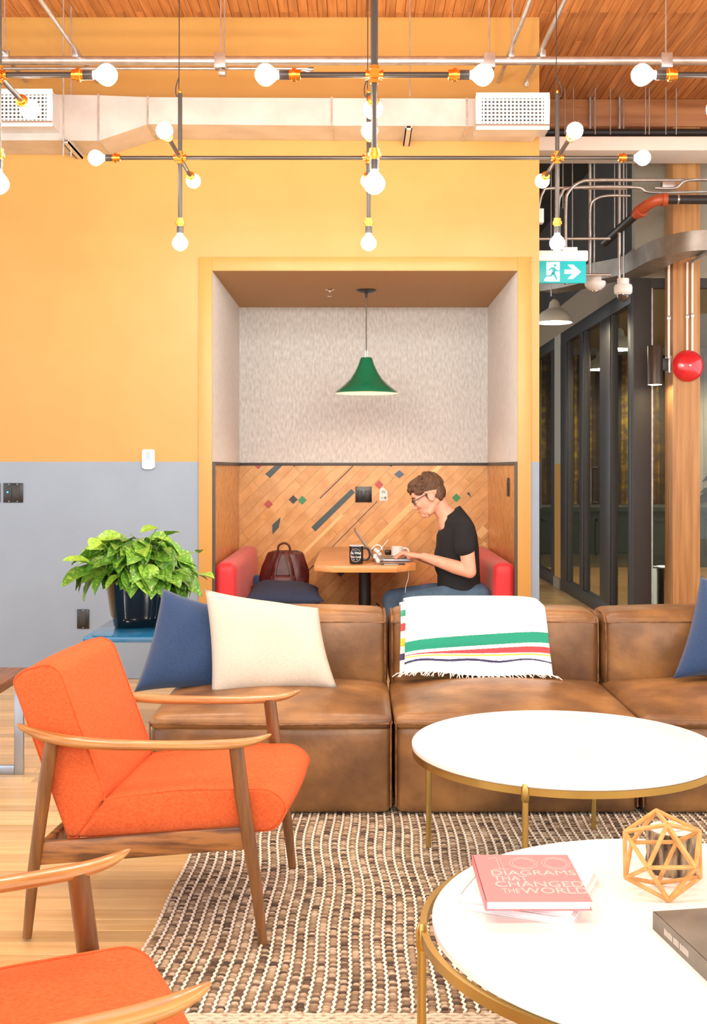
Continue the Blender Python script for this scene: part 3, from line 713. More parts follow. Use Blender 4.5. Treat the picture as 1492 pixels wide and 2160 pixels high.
# ------------------------------------------------------------------ leather sofa modules
SF, SB0, SB1 = F / 542.0, F / 468.0, F / 468.0 + .30
def sofa(x0, x1, label):
    r = thing('leather_sofa_module', label, 'sofa', ((x0 + x1) / 2, SF + .5, RZ), 0, 'tan leather sofa modules')
    a, b = x0 + .006, x1 - .006
    rbox(a, b, SF, SB1, RZ, .365, .035, (.006, .012, 0), 14).build('base', M['leather'], r, smooth=180)
    q = rbox(a - .003, b + .003, SF - .008, SB0 + .12, .345, .402, .028, (.004, .008, .05), 20); q.build('seat_cushion', M['leather'], r, smooth=180)
    q = rbox(a - .002, b + .002, SB0, SB1, .36, .712, .05, (.006, .03, .02), 18); bk = q.build('backrest', M['leather'], r, smooth=180)
    def seam(pts, parent=r): 
        g = G().tube(bez(pts, 6), [.0055] * (6 * (len(pts) - 1) + 1), 6, sy=.7); g.build('seam', M['leather_seam'], parent)
    z = .372
    seam([(a + .01, SF - .006, z), ((a + b) / 2, SF - .02, z - .002), (b - .01, SF - .006, z)])
    for xx in (a + .002, b - .002): seam([(xx, SF + .004, RZ + .03), (xx, SF + .0, .2), (xx, SF - .002, z)])
    for xx in (a, b): seam([(xx, SF + .005, z), (xx, SF + .35, z), (xx, SB0, z)])
    zt = .668
    seam([(a + .012, SB0 + .004, zt), ((a + b) / 2, SB0 - .012, zt + .006), (b - .012, SB0 + .004, zt)], bk)
    for xx in (a + .008, b - .008): seam([(xx, SB0 + .004, .40), (xx, SB0 - .002, .54), (xx, SB0 + .006, zt)], bk)
    for xx in (a + .008, b - .008): seam([(xx, SB0 + .006, zt), (xx, SB0 + .06, .70), (xx, SB1 - .08, .705)], bk)
    return r
sofa(-.817, .137, 'tan leather sofa module with the cream cushion, behind the orange chair')
sofa(.141, 1.098, 'tan leather sofa module with the striped blanket over its back')
sofa(1.105, 2.06, 'tan leather sofa module at the right edge with a blue cushion')

def pillow(name, corners, th, matl, label, cat='cushion', pinch=.10, n=26, sag=0.0, seed=1):
    A, B, C, D = [Vector(c) for c in corners]          # TL TR BR BL
    nrm = ((B - A) + (C - D)).cross((D - A) + (C - B)).normalized()
    g = G(); rn = random.Random(seed); ph = [rn.uniform(0, 6) for _ in range(6)]
    for sg in (1, -1):
        vs = []
        for i in range(n + 1):
            for j in range(n + 1):
                u, v = -1 + 2 * i / n, -1 + 2 * j / n
                uu = u * (1 - pinch * (1 - v * v) * abs(u) ** 2); vv = v * (1 - pinch * (1 - u * u) * abs(v) ** 2)
                s_, t_ = (uu + 1) / 2, (vv + 1) / 2
                p = (A * (1 - s_) + B * s_) * (1 - t_) + (D * (1 - s_) + C * s_) * t_
                h = th * ((1 - u ** 4) * (1 - v ** 4)) ** .55 * (1 - .25 * (u * u + v * v) / 2)
                h *= 1 + .10 * math.sin(3 * u + ph[0]) * math.sin(2.3 * v + ph[1]) + .05 * math.sin(7 * u + 3 * v + ph[2])
                vs.append(p + nrm * (h * sg * .5))
        m = n + 1; fs = [(i * m + j, (i + 1) * m + j, (i + 1) * m + j + 1, i * m + j + 1) for i in range(n) for j in range(n)]
        g.add(vs, fs if sg > 0 else [q[::-1] for q in fs])
    bm_ = g; lo = min(p.z for p in g.v); cx_ = sum((c for c in (A, B, C, D)), Vector()) / 4
    r = thing(name, label, cat, (cx_.x, cx_.y, lo))
    g.mesh  # merged on build
    me = G(); me.v, me.f = g.v, g.f
    o_ = link('cushion_cover', me_weld(me), matl, r)
    edge = [A, B, C, D]
    return r
def me_weld(g):
    bm = bmesh.new(); vs = [bm.verts.new(p) for p in g.v]
    for q in g.f: bm.faces.new([vs[i] for i in q])
    bmesh.ops.remove_doubles(bm, verts=bm.verts, dist=1e-4); bmesh.ops.recalc_face_normals(bm, faces=bm.faces)
    me = bpy.data.meshes.new('cover'); bm.to_mesh(me); bm.free(); me.shade_smooth(); return me
# cream and navy cushions on the left module
pillow('linen_cushion', (P(432, 1243, 480), P(672, 1282, 480), P(712, 1452, 500), P(446, 1470, 503)), .17, M['cream'], 'cream linen cushion leaning on the leather sofa', seed=3, pinch=.055)
pillow('linen_cushion', (P(343, 1240, 472), P(520, 1290, 468), P(505, 1455, 486), P(283, 1460, 490)), .15, M['navy'], 'navy linen cushion behind the cream cushion on the sofa', seed=5, pinch=.08)
pillow('linen_cushion', (P(1478, 1215, 470), P(1640, 1250, 470), P(1660, 1430, 490), P(1420, 1432, 490)), .15, M['navy'], 'blue linen cushion at the right edge of the sofa', seed=8, pinch=.08)
pillow('bench_cushion', (P(530, 1236, 300), P(672, 1240, 300), P(684, 1268, 326), P(514, 1266, 326)), .14, M['navy_dark'], 'dark navy cushion lying on the left bench in front of the backpack', seed=9, pinch=.06)

# ------------------------------------------------------------------ striped blanket over the middle module
bl = thing('striped_blanket', 'white wool blanket with green, red, yellow and navy stripes on the sofa back', 'blanket', (.53, SB0, .4))
wool = attr_mat('striped_wool', .95, .4, 300, sheen=.3)
CW, CG, CR, CYL, CN = [lin(c)[:3] for c in ('f5f1e9', '239a7c', 'dd4b4e', 'f6cd3c', '3c3c62')]
def sheet(name, x0, x1, out, front_z, back_z, colfn, flare=0.0, nu=60, nv=0, seed=1):
    # path over the backrest: up the front, over the top, down the back
    zt = .735 + out; yf, yb = SB0 - .03 - out, SB1 + .03 + out
    path = bez([(0, yf - .035, front_z), (0, yf - .005, front_z + .10), (0, yf + .002, .60), (0, yf + .035, zt - .03), (0, yf + .10, zt), (0, yb - .09, zt), (0, yb - .02, zt - .04), (0, yb, .6), (0, yb + .01, back_z)], 10)
    L_ = [0]
    for i in range(1, len(path)): L_.append(L_[-1] + (path[i] - path[i - 1]).length)
    vs = []; cl = []
    ds = [.34 * j / 280 for j in range(281)] + [.34 + (L_[-1] - .34) * j / 60 for j in range(1, 61)]; nv = len(ds) - 1
    for j in range(nv + 1):
        d = ds[j]
        i = max(k for k in range(len(L_)) if L_[k] <= d + 1e-9); i = min(i, len(path) - 2)
        p = path[i].lerp(path[i + 1], (d - L_[i]) / (L_[i + 1] - L_[i]))
        f_ = max(0, 1 - d / .38)
        for k in range(nu + 1):
            u = k / nu
            x = x0 + (x1 - x0) * u + (flare * u - .012 * (1 - u)) * f_
            dy = -.006 * math.sin(u * 9 + seed) * f_ - .01 * f_ * math.sin(u * 4 + 2 * seed)
            dz = (.010 * math.sin(u * 7 + seed) + .008 * (1 - 2 * u)) * max(0, 1 - d / .12)
            vs.append((x, p.y + dy, p.z + dz - .012 * abs(2 * u - 1) ** 6))
    m = nu + 1; fs = []; cs = []
    for j in range(nv):
        for k in range(nu):
            fs.append((j * m + k, j * m + k + 1, (j + 1) * m + k + 1, (j + 1) * m + k)); cs.append(colfn((k + .5) / nu, (ds[j] + ds[j + 1]) / 2))
    me = bpy.data.meshes.new(name); me.from_pydata(vs, [], fs); a_ = me.attributes.new('Col', 'FLOAT_COLOR', 'FACE')
    a_.data.foreach_set('color', [q for c in cs for q in (*c, 1)]); me.shade_smooth()
    o_ = link(name, me, wool, bl); md = o_.modifiers.new('t', 'SOLIDIFY'); md.thickness = .009; md.offset = 0
    return vs
def c_front(u, d):
    gz = .128 + .042 * u; 
    if abs(d - gz) < .0235: return CG
    rz = .088 + .026 * u; rw = .0015 + .0125 * min(1, u * 1.15)
    if abs(d - rz) < rw: return CR
    if abs(d - (.078 + .012 * u)) < .003: return CYL
    if abs(d - (.050 + .012 * math.sin(min(u, .35) / .35 * PI / 2) + .004 * math.sin(u * 17))) < .0062 - .003 * u: return CN
    return CW
def c_under(u, d):
    for z, c in ((.28, CG), (.215, CR), (.148, CYL), (.078, CN)):
        if abs(d - z) < .017: return c
    return CW
top = sheet('top_layer', .218, .836, .021, .452, .35, c_front, .03, seed=1)
und = sheet('under_layer', .198, .80, .003, .452, .38, c_under, .02, seed=1)
def fringe(row, n, ln, name):
    g = G()
    for i in range(n):
        t_ = i / (n - 1) * (len(row) - 1); k = int(min(t_, len(row) - 2)); p = Vector(row[k]).lerp(Vector(row[k + 1]), t_ - k)
        e = p + Vector(((i / n - .5) * .05 + RND.uniform(-.015, .015), -RND.uniform(.02, .05) * ln, -RND.uniform(.004, .014)))
        q = p.lerp(e, .5) + Vector((RND.uniform(-.006, .006), 0, .006)); g.tube([p, q, e], [.0028, .0026, .0018], 5)
    g.build(name, M['cream_wool'], bl)
M['cream_wool'] = mat('cream_wool_yarn', 'f3eee4', .95)
fringe(top[:61], 56, 1.0, 'fringe'); fringe(und[:10], 8, 1.3, 'fringe')

# ------------------------------------------------------------------ orange armchairs
def puff_prism(prof, y0, y1, r, crown, n=14):
    """soft cushion: side profile (x, z) swept across y, ends rounded over"""
    c = Vector((sum(p[0] for p in prof) / len(prof), sum(p[1] for p in prof) / len(prof)))
    ys = [y0, y0 + r * .12, y0 + r * .4, y0 + r] + [y0 + r + (y1 - y0 - 2 * r) * k / n for k in range(1, n)] + [y1 - r, y1 - r * .4, y1 - r * .12, y1]
    g = G(); m = len(prof)
    for y in ys:
        e = min(y - y0, y1 - y); ins = r * (1 - math.sqrt(max(0, 1 - (1 - min(e / r, 1)) ** 2)))
        t = (y - y0) / (y1 - y0); cr = crown * (1 - (2 * t - 1) ** 2)
        for x, z in prof:
            d = Vector((x, z)) - c; l = d.length; d2 = d * ((l - ins + cr) / l)
            g.v.append(Vector((c.x + d2.x, y, c.y + d2.y)))
    for i in range(len(ys) - 1):
        for k in range(m): g.f.append([i * m + k, i * m + (k + 1) % m, (i + 1) * m + (k + 1) % m, (i + 1) * m + k])
    g.f.append(list(range(m))[::-1]); g.f.append([(len(ys) - 1) * m + k for k in range(m)])
    return g
def round_prof(poly, rs, seg=5):
    out = []; n = len(poly)
    for i in range(n):
        p = Vector(poly[i]); a = Vector(poly[i - 1]) - p; b = Vector(poly[(i + 1) % n]) - p
        r = min(rs[i], a.length * .45, b.length * .45); p0 = p + a.normalized() * r; p1 = p + b.normalized() * r
        for k in range(seg + 1):
            t = k / seg; out.append(tuple(p0 * (1 - t) ** 2 + p * (2 * t * (1 - t)) + p1 * t * t))
    # even out long spans
    res = []
    for i in range(len(out)):
        a, b = Vector(out[i]), Vector(out[(i + 1) % len(out)]); k = max(1, int((b - a).length / .04))
        for j in range(k): res.append(tuple(a.lerp(b, j / k)))
    return res
def armchair(label):
    t = thing('armchair', label, 'chair', (0, 0, 0), 0, 'orange armchairs')
    seat = round_prof([(-.215, .283), (.375, .315), (.415, .385), (.365, .432), (.10, .428), (-.13, .392)], [.01, .03, .04, .05, .05, .01])
    so = puff_prism(seat, -.275, .275, .018, .010).build('seat_cushion', M['orange_fabric'], t, smooth=60)
    back = round_prof([(-.235, .275), (-.205, .28), (-.125, .40), (-.262, .765), (-.30, .785), (-.375, .765), (-.405, .735)], [.01, .01, .02, .04, .02, .05, .04])
    bo_ = puff_prism(back, -.275, .275, .018, .006).build('back_cushion', M['orange_fabric'], t, smooth=60)
    for pr_, ob_ in ((seat, so), (back, bo_)):
        for yy in (-.266, .266): G().tube([(x, yy, z) for x, z in pr_], .0032, 6, closed=True).build('piping', M['orange_fabric'], ob_)
    for sg in (-1, 1):
        y = sg * .31
        g = G().tube([(.345, y, 0), (.325, y, .17), (.285, y * 1.0, .42), (.266, y, .574)], [.0135, .0175, .022, .0215], 12); g.build('leg', M['leg_wood'], t)
        g = G().tube([(-.345, y, 0), (-.325, y, .2), (-.29, y, .45), (-.270, y, .576)], [.0135, .0175, .021, .0205], 12); g.build('leg', M['leg_wood'], t)
        # sculpted armrest
        pth = [(-.375, .618), (-.33, .598), (-.27, .580), (-.18, .568), (-.05, .564), (.10, .566), (.22, .570), (.30, .577), (.345, .590), (.372, .604)]
        wd = [.010, .022, .028, .030, .029, .027, .028, .027, .020, .006]; ht = [.008, .013, .0165, .0165, .0145, .0135, .0145, .0135, .010, .004]
        g = G(); n = 14
        for (x, z), w_, h_ in zip(pth, wd, ht):
            for k in range(n):
                a = 2 * PI * k / n; g.v.append(Vector((x, sg * (.318) + w_ * math.cos(a), z + h_ * math.sin(a))))
        m = len(pth)
        for i in range(m - 1):
            for k in range(n): g.f.append([i * n + k, i * n + (k + 1) % n, (i + 1) * n + (k + 1) % n, (i + 1) * n + k])
        g.f.append(list(range(n))); g.f.append([(m - 1) * n + k for k in range(n)])
        ar = g.build('armrest', M['arm_wood'], t, smooth=60); md = ar.modifiers.new('s', 'SUBSURF'); md.levels = 1; md.render_levels = 2
        # side rail
        g = G().prism([(-.325, .208), (.305, .272), (.300, .338), (-.318, .276)], lambda u, v, d: (u, d, v), sg * .30 - .011, sg * .30 + .011)
        g.build('side_rail', M['walnut'], t, bevel=.005)
    for x, z in ((.29, .295), (-.305, .245)):
        G().box(x - .012, x + .012, -.30, .30, z - .025, z + .025).build('cross_rail', M['walnut'], t, bevel=.004)
    G().box(-.31, -.29, -.30, .30, .43, .48).build('back_rail', M['walnut'], t, bevel=.004)
    return t
ch = armchair('whole orange armchair with wooden arms facing the coffee tables')
ch.location = (-.589, 3.574, .0); ch.rotation_euler = (0, 0, math.radians(-4.5))
c2 = copy_tree(ch); c2.location = (-.68, 1.847, 0); c2.rotation_euler = (0, 0, math.radians(22)); c2['label'] = 'nearest orange armchair, cut off at the bottom left corner'
# put the whole chair's feet on floor and rug
ch.location.z = .008

# ------------------------------------------------------------------ round marble coffee tables
def coffee_table(cx, cy, r, angs, label, off=(0, 0), dr=0.0, zt=.45):
    z0 = RZ
    t = thing('coffee_table', label, 'coffee table', (cx, cy, z0), 0, 'round marble coffee tables')
    n = 96; th = .02
    G().lathe([(r - .004, zt - th), (r, zt - th + .004), (r, zt - .004), (r - .004, zt)], (cx, cy, 0), n).build('marble_top', M['marble'], t, smooth=30)
    rx, ry = cx + off[0], cy + off[1]; R_ = r - .004 + dr
    g = G(); zz0, zz1 = zt - th - .022, zt - th - .0005
    pr = [(R_ - .012, zz0), (R_ + .002, zz0), (R_ + .002, zz1), (R_ - .012, zz1)]
    m = len(pr)
    for k in range(n):
        a = 2 * PI * k / n
        for q, z in pr: g.v.append(Vector((rx + q * math.cos(a), ry + q * math.sin(a), z)))
    for k in range(n):
        for j in range(m): g.f.append([k * m + j, ((k + 1) % n) * m + j, ((k + 1) % n) * m + (j + 1) % m, k * m + (j + 1) % m])
    g.build('brass_ring', M['brass'], t, smooth=30)
    for a in angs:
        a = math.radians(a); x, y = rx + R_ * math.cos(a), ry + R_ * math.sin(a)
        lg = G().cyl((x, y, z0), (x, y, zz0 + .004), .0095, n=10).build('leg', M['brass'], t)
        G().tube([(x, y, zz0 - .022), (x, y, zz0 - .014), (x, y, zz1 - .004), (x, y, zz1 + .012)], [.009, .0125, .0125, .007], 10).build('knuckle', M['brass'], lg)
    # floor ring between the legs
    for i, a in enumerate(angs):
        pass
    return t
coffee_table(.688, 3.80, .507, (150, 247, 67, 337), 'white marble coffee table with brass legs, empty, in front of the sofa')
coffee_table(.662, 2.31, .510, (181, 91, 271, 1), 'nearest white marble coffee table carrying the books and wooden polyhedron', off=(-.022, .016), dr=.004)
TT = .45

# ------------------------------------------------------------------ books, polyhedron, candle
def book(name, c, w_, d_, z, h, rz, mc, label, spine='x0', text=None):
    """c: centre; w_ along local x, d_ along local y; spine on the -x side"""
    t = thing(name, label, 'book', (c[0], c[1], z), rz); k = .0022
    def pt(nm, g_, m_, bevel=0): 
        me = g_.mesh(nm, bevel=bevel, smooth=0); me.materials.append(m_); o_ = bpy.data.objects.new(nm, me); COL.objects.link(o_); o_.parent = t; return o_
    pt('page_block', G().box(-w_ / 2 + .003, w_ / 2 - .004, -d_ / 2 + .004, d_ / 2 - .004, k, h - k), M['paper'])
    pt('cover', G().box(-w_ / 2, w_ / 2, -d_ / 2, d_ / 2, h - k, h), mc, .0006); pt('cover', G().box(-w_ / 2, w_ / 2, -d_ / 2, d_ / 2, 0, k), mc, .0006)
    pt('spine', G().box(-w_ / 2 - .001, -w_ / 2 + .003, -d_ / 2, d_ / 2, 0, h), mc, .001)
    return t, pt
def on_top(px, py, z):
    q = FLR(px, py, z); return q.x, q.y
def rot_of(a, b): return math.atan2(b[1] - a[1], b[0] - a[0])
# white books below, coral book on top
wz = TT + .0005
A_, B_ = on_top(968, 1905, wz + .012), on_top(1210, 1943, wz + .012)
C_ = on_top(1278, 1850, wz + .012)
rz = rot_of(A_, B_); wid = math.hypot(B_[0] - A_[0], B_[1] - A_[1]); dep = math.hypot(C_[0] - B_[0], C_[1] - B_[1]); dep = min(dep, .30)
ux, uy = math.cos(rz), math.sin(rz)
cc = (A_[0] + ux * wid / 2 - uy * dep / 2, A_[1] + uy * wid / 2 + ux * dep / 2)
book('white_book', cc, wid, dep, wz, .014, rz, M['book_white'], 'white book at the bottom of the stack on the near coffee table')
t2, pt2 = book('white_book', (cc[0] - .002, cc[1] + .004), wid * .985, dep * .985, wz + .0145, .014, rz + .02, M['book_white'], 'white book in the middle of the stack, under the coral book')
pt2('cover_mark', G().box(-wid * .42, -wid * .3, dep * .15, dep * .17, .014, .0143), M['walnut_top'])
pz = wz + .029; ph_ = .020
A_, B_, D_ = on_top(1018, 1899, pz + ph_), on_top(1243, 1899, pz + ph_), on_top(1001, 1802, pz + ph_)
C_ = on_top(1206, 1806, pz + ph_)
rz = rot_of(A_, B_) ; wid = math.hypot(B_[0] - A_[0], B_[1] - A_[1]); dep = math.hypot(D_[0] - A_[0], D_[1] - A_[1])
cc = ((A_[0] + B_[0] + C_[0] + D_[0]) / 4, (A_[1] + B_[1] + C_[1] + D_[1]) / 4)
t3, pt3 = book('coral_book', cc, wid, dep, pz, ph_, rz, M['pink'], 'coral pink book with pale lettering on top of the white books')
g = G()
def word(txt, x, y, width, height, bold=.0):
    q = text_geo(txt, .03, bold, .00015, align='LEFT'); x0 = min(v.x for v in q.v); x1 = max(v.x for v in q.v); y0 = min(v.y for v in q.v); y1 = max(v.y for v in q.v)
    q.v = [Vector((x + (v.x - x0) / (x1 - x0) * width, y + (v.y - y0) / (y1 - y0) * height, ph_ + .0002 + v.z)) for v in q.v]; g.add(q.v, q.f)
W_, D2 = wid, dep; hx0 = -W_ * .5 + .03
y_ = D2 * .5 - .02
def outline_o(cx_, cy_, rx, ry):
    for f_ in (1.0, .8): 
        g.tube([(cx_ + rx * f_ * math.cos(a), cy_ + ry * f_ * math.sin(a), ph_ + .0003) for a in [2 * PI * k / 36 for k in range(36)]], .0008, 4, closed=True)
oh = D2 * .27; oy = D2 * .5 - .02 - oh / 2
outline_o(hx0 + W_ * .36, oy, W_ * .14, oh * .5); outline_o(hx0 + W_ * .69, oy, W_ * .14, oh * .5)
for dx in (0, .008): g.tube([(hx0 + W_ * .10 + dx, oy - oh / 2, ph_ + .0003), (hx0 + W_ * .10 + dx, oy + oh / 2, ph_ + .0003)], .0008, 4)
g.tube([(hx0 + W_ * .10, oy + oh / 2, ph_ + .0003), (hx0 + W_ * .01, oy + oh / 2 - .006, ph_ + .0003)], .0008, 4); g.tube([(hx0 + W_ * .03, oy - oh / 2, ph_ + .0003), (hx0 + W_ * .19, oy - oh / 2, ph_ + .0003)], .0008, 4)
lh = D2 * .105; y2 = oy - oh / 2 - .006 - lh
word('DIAGRAMS', hx0, y2, W_ * .84, lh); y2 -= lh * 1.12; word('THAT', hx0, y2, W_ * .34, lh * .95); y2 -= lh * 1.25; word('CHANGED', hx0, y2, W_ * .86, lh * 1.1); y2 -= lh * 1.3
word('THE', hx0 + .01, y2 + lh * .1, W_ * .17, lh * .85); word('WORLD', hx0 + W_ * .23, y2, W_ * .64, lh * 1.15)
pt3('cover_lettering', g, M['pink_pale'])
# charcoal book at the right edge
gz = TT + .0005; gh = .035
A_ = on_top(1378, 1922, gz + gh); B_ = on_top(1492, 2028, gz + gh)      # spine edge on the left
dirv = Vector((B_[0] - A_[0], B_[1] - A_[1])).normalized(); L_ = .30; W2 = .24
rz = math.atan2(dirv.y, dirv.x) + PI / 2
ex = Vector((math.cos(rz), math.sin(rz))); ey = Vector((-ex.y, ex.x))
cc = Vector(A_) + ex * W2 / 2 - ey * L_ / 2
t4, pt4 = book('charcoal_book', cc, W2, L_, gz, gh, rz, M['book_grey'], 'charcoal grey book on the near coffee table at the right edge')
g = G()
rn = random.Random(4); y_ = L_ / 2 - .055
for k, wl in enumerate((6, 4, 6)):
    for j in range(wl):
        h_ = .013 * RND.uniform(.85, 1); g.box(-W2 / 2 - .0013, -W2 / 2 - .001, y_ - .0045, y_, gh * .3, gh * .3 + h_); y_ -= .0062
    y_ -= .004
pt4('spine_print', g, M['print_grey'])
pt4('cover_picture', G().box(-W2 * .12, W2 * .4, -L_ * .2, L_ * .32, gh, gh + .0003), M['green_panel'])
# wooden icosahedron
ic = FLR(1400, 1905, TT); er = .078 * 1.0
u1, u2 = P(1402, 1718, F / ic.y), None
Rr = (P(1402, 1717, F / (ic.y + .0)).z - TT) / 2
Rr = 97.0 / (F / ic.y) * 1.02; cx_, cy_, cz_ = ic.x + .012, ic.y + .525 * Rr, TT + .851 * (Rr - .0048) + .0048
verts = [Vector((0, 0, 1)), Vector((0, 0, -1))]
zr = 1 / math.sqrt(5); rr_ = 2 / math.sqrt(5); a0 = math.radians(268)
for k in range(5): a = a0 + 2 * PI * k / 5; verts.append(Vector((rr_ * math.cos(a), rr_ * math.sin(a), zr)))
for k in range(5): a = a0 + 2 * PI * (k + .5) / 5; verts.append(Vector((rr_ * math.cos(a), rr_ * math.sin(a), -zr)))
TILT = Matrix.Rotation(-math.radians(31.72), 3, 'X'); verts = [TILT @ v for v in verts]       # it rests on an edge, leaning back
edges = [(0, 2 + k) for k in range(5)] + [(1, 7 + k) for k in range(5)] + [(2 + k, 2 + (k + 1) % 5) for k in range(5)] + [(7 + k, 7 + (k + 1) % 5) for k in range(5)] + [(2 + k, 7 + k) for k in range(5)] + [(2 + k, 7 + (k + 4) % 5) for k in range(5)]
r_rod = .0048; Rs = Rr - r_rod
t = thing('wooden_polyhedron', 'open polyhedron of pale wooden rods on the near coffee table', 'ornament', (cx_, cy_, TT))
for a, b in edges:
    G().cyl(Vector((cx_, cy_, cz_)) + verts[a] * Rs, Vector((cx_, cy_, cz_)) + verts[b] * Rs, r_rod, n=8).build('rod', M['stick'], t)
# log candle behind the polyhedron
lc = FLR(1422, 1838, TT); s_ = F / lc.y; lr = 54 / s_; lz1 = P(0, 1752, s_).z
lc.y += lr * .2
t = thing('log_candle', 'bark covered log candle holder behind the wooden polyhedron', 'candle', (lc.x, lc.y, TT))
g = G(); n = 48
for i in range(9):
    z = TT + (lz1 - TT) * i / 8
    for k in range(n):
        a = 2 * PI * k / n; q = lr * (1 + .05 * noise.noise(Vector((math.cos(a) * 5, math.sin(a) * 5, i * .35))) + .03 * math.sin(a * 17 + 2 * math.sin(i)))
        g.v.append(Vector((lc.x + q * math.cos(a), lc.y + q * math.sin(a), z)))
for i in range(8):
    for k in range(n): g.f.append([i * n + k, i * n + (k + 1) % n, (i + 1) * n + (k + 1) % n, (i + 1) * n + k])
g.f.append(list(range(n))[::-1]); g.f.append([8 * n + k for k in range(n)]); g.build('bark', M['bark'], t)
G().lathe([(lr * .9, lz1 + .0005), (lr * .88, lz1 + .003), (.028, lz1 + .003), (.027, lz1 - .0)], (lc.x, lc.y, 0), 32).build('end_grain', M['wax'], t)
G().lathe([(.0, lz1 + .0035), (.024, lz1 + .0032)], (lc.x, lc.y, 0), 20, caps=False).build('wax_pool', M['white_plastic'], t)
G().lathe([(.0, lz1 + .004), (.004, lz1 + .007), (.0045, lz1 + .011), (.0, lz1 + .024)], (lc.x, lc.y, 0), 10).build('flame', M['amber'], t)

# ------------------------------------------------------------------ wooden table at the left edge
wt = thing('wooden_side_table', 'walnut topped table on a steel loop frame at the left edge', 'table', (-1.9, 4.7, 0))
s_ = 645 / CH; X1 = XX(53, s_); Yf = F / s_
ztp = ZZ(1412, 473)
G().box(X1 - .9, X1 + .005, Yf - .75, Yf + .03, ztp - .04, ztp).build('table_top', M['walnut_top'], wt, bevel=.003)
for y in (Yf - .03, Yf - .68):
    g = G(); a = .042
    g.box(X1 - .04, X1 - .0, y, y + .02, 0, ztp - .04); g.box(X1 - .86, X1 - .82, y, y + .02, 0, ztp - .04); g.box(X1 - .82, X1 - .04, y, y + .02, 0, .04); g.build('loop_leg', M['steel'], wt, bevel=.002)

# ------------------------------------------------------------------ blue side table with the plant
bt = thing('blue_side_table', 'glossy blue side table behind the sofa under the potted plant', 'table', (-1.0, 5.8, 0))
BZ = .547; ya, yb = 5.5, 6.12; xl, xr = XX(175, 436), XX(175, 436) + .60
G().box(xl, xr, ya, yb, BZ - .026, BZ).build('table_top', M['blue_lacquer'], bt, bevel=.002)
px_ = XX(230, 424); G().box(px_ - .014, px_ + .014, F / 424, F / 424 + .03, .012, BZ - .026).build('post', M['blue_lacquer'], bt, bevel=.002)
G().box(px_ - .014, px_ + .45, F / 424, F / 424 + .03, 0, .014).build('foot_bar', M['blue_lacquer'], bt); G().box(px_ - .014, px_ + .014, F / 424 - .1, F / 424 + .35, 0, .0135).build('foot_bar', M['blue_lacquer'], bt)

pc = FLR(275, 1327, BZ); pc.y += .01; s_ = F / pc.y
pot = thing('potted_pothos', 'leafy green pothos in a glossy black square pot on the blue table', 'plant', (pc.x, pc.y, BZ))
g = G(); n = 48; prof = [(.104, 0), (.113, .006), (.121, .05), (.127, .06), (.156, .232), (.162, .238), (.162, .25), (.147, .25), (.14, .19)]
rot = math.radians(14)
for r_, z in prof:
    for k in range(n):
        a = 2 * PI * k / n; ca, sa = math.cos(a), math.sin(a); e = .42
        x, y = math.copysign(abs(ca) ** e, ca) * r_ * 1.0, math.copysign(abs(sa) ** e, sa) * r_ * 1.0
        g.v.append(Vector((pc.x + x * math.cos(rot) - y * math.sin(rot), pc.y + .125 + x * math.sin(rot) + y * math.cos(rot), BZ + z)))
for i in range(len(prof) - 1):
    for k in range(n): g.f.append([i * n + k, i * n + (k + 1) % n, (i + 1) * n + (k + 1) % n, (i + 1) * n + k])
g.f.append(list(range(n))[::-1]); g.build('pot', M['pot'], pot, smooth=50)
pcy = pc.y + .125
G().lathe([(0, BZ + .2), (.125, BZ + .2)], (pc.x, pcy, 0), 24, caps=False).build('soil', M['soil'], pot)
def leaf_mesh(cup, droop, seed):
    rn = random.Random(seed); g = G(); rows = 8
    wdt = [0, .62, .92, 1.0, .93, .76, .52, .27, 0]
    for i in range(rows + 1):
        t = i / rows; y = t - (.10 * math.sin(t * PI) if 0 else 0); w_ = wdt[i] * .40
        for k in range(-2, 3):
            u = k / 2; yb_ = y - (.16 * abs(u) ** 1.5 * (1 - t) ** 3)
            wob = .03 * math.sin(t * 9 + seed) * u
            g.v.append(Vector((u * w_, yb_, cup * abs(u) ** 1.3 * w_ - droop * t * t + wob)))
    for i in range(rows):
        for k in range(4): g.f.append([i * 5 + k, i * 5 + k + 1, (i + 1) * 5 + k + 1, (i + 1) * 5 + k])
    me = g.mesh('leaf', smooth=180); return me
leafs = []
for k in range(6):
    me = leaf_mesh(RND.uniform(.15, .5), RND.uniform(.1, .4), k)
    for mm in ('leaf', 'leaf_pale'):
        m2 = me.copy(); m2.materials.append(M[mm]); leafs.append(m2)
def leaf(tip_dir, base, size, k, roll=0.0):
    d = Vector(tip_dir).normalized(); upv = Vector((0, 0, 1))
    xax = d.cross(upv); xax = xax.normalized() if xax.length > .05 else Vector((1, 0, 0)); zax = xax.cross(d).normalized()
    if zax.z < 0: zax = -zax; xax = -xax
    mtx = Matrix((xax, d, zax)).transposed().to_4x4(); mtx = mtx @ Matrix.Rotation(roll, 4, 'Y')
    o_ = bpy.data.objects.new('leaf', leafs[k]); COL.objects.link(o_)
    o_.matrix_basis = Matrix.Translation(base) @ mtx @ Matrix.Scale(size, 4); adopt(o_, pot)
    root = Vector((pc.x + (base.x - pc.x) * .25, pcy + (base.y - pcy) * .25, BZ + .2)); mid = root.lerp(base, .6) + Vector((0, 0, .05))
    G().tube(bez([root, mid, base], 4), .0024, 5).build('stem', M['stem'], pot)
rl = random.Random(21)
cz0 = BZ + .24
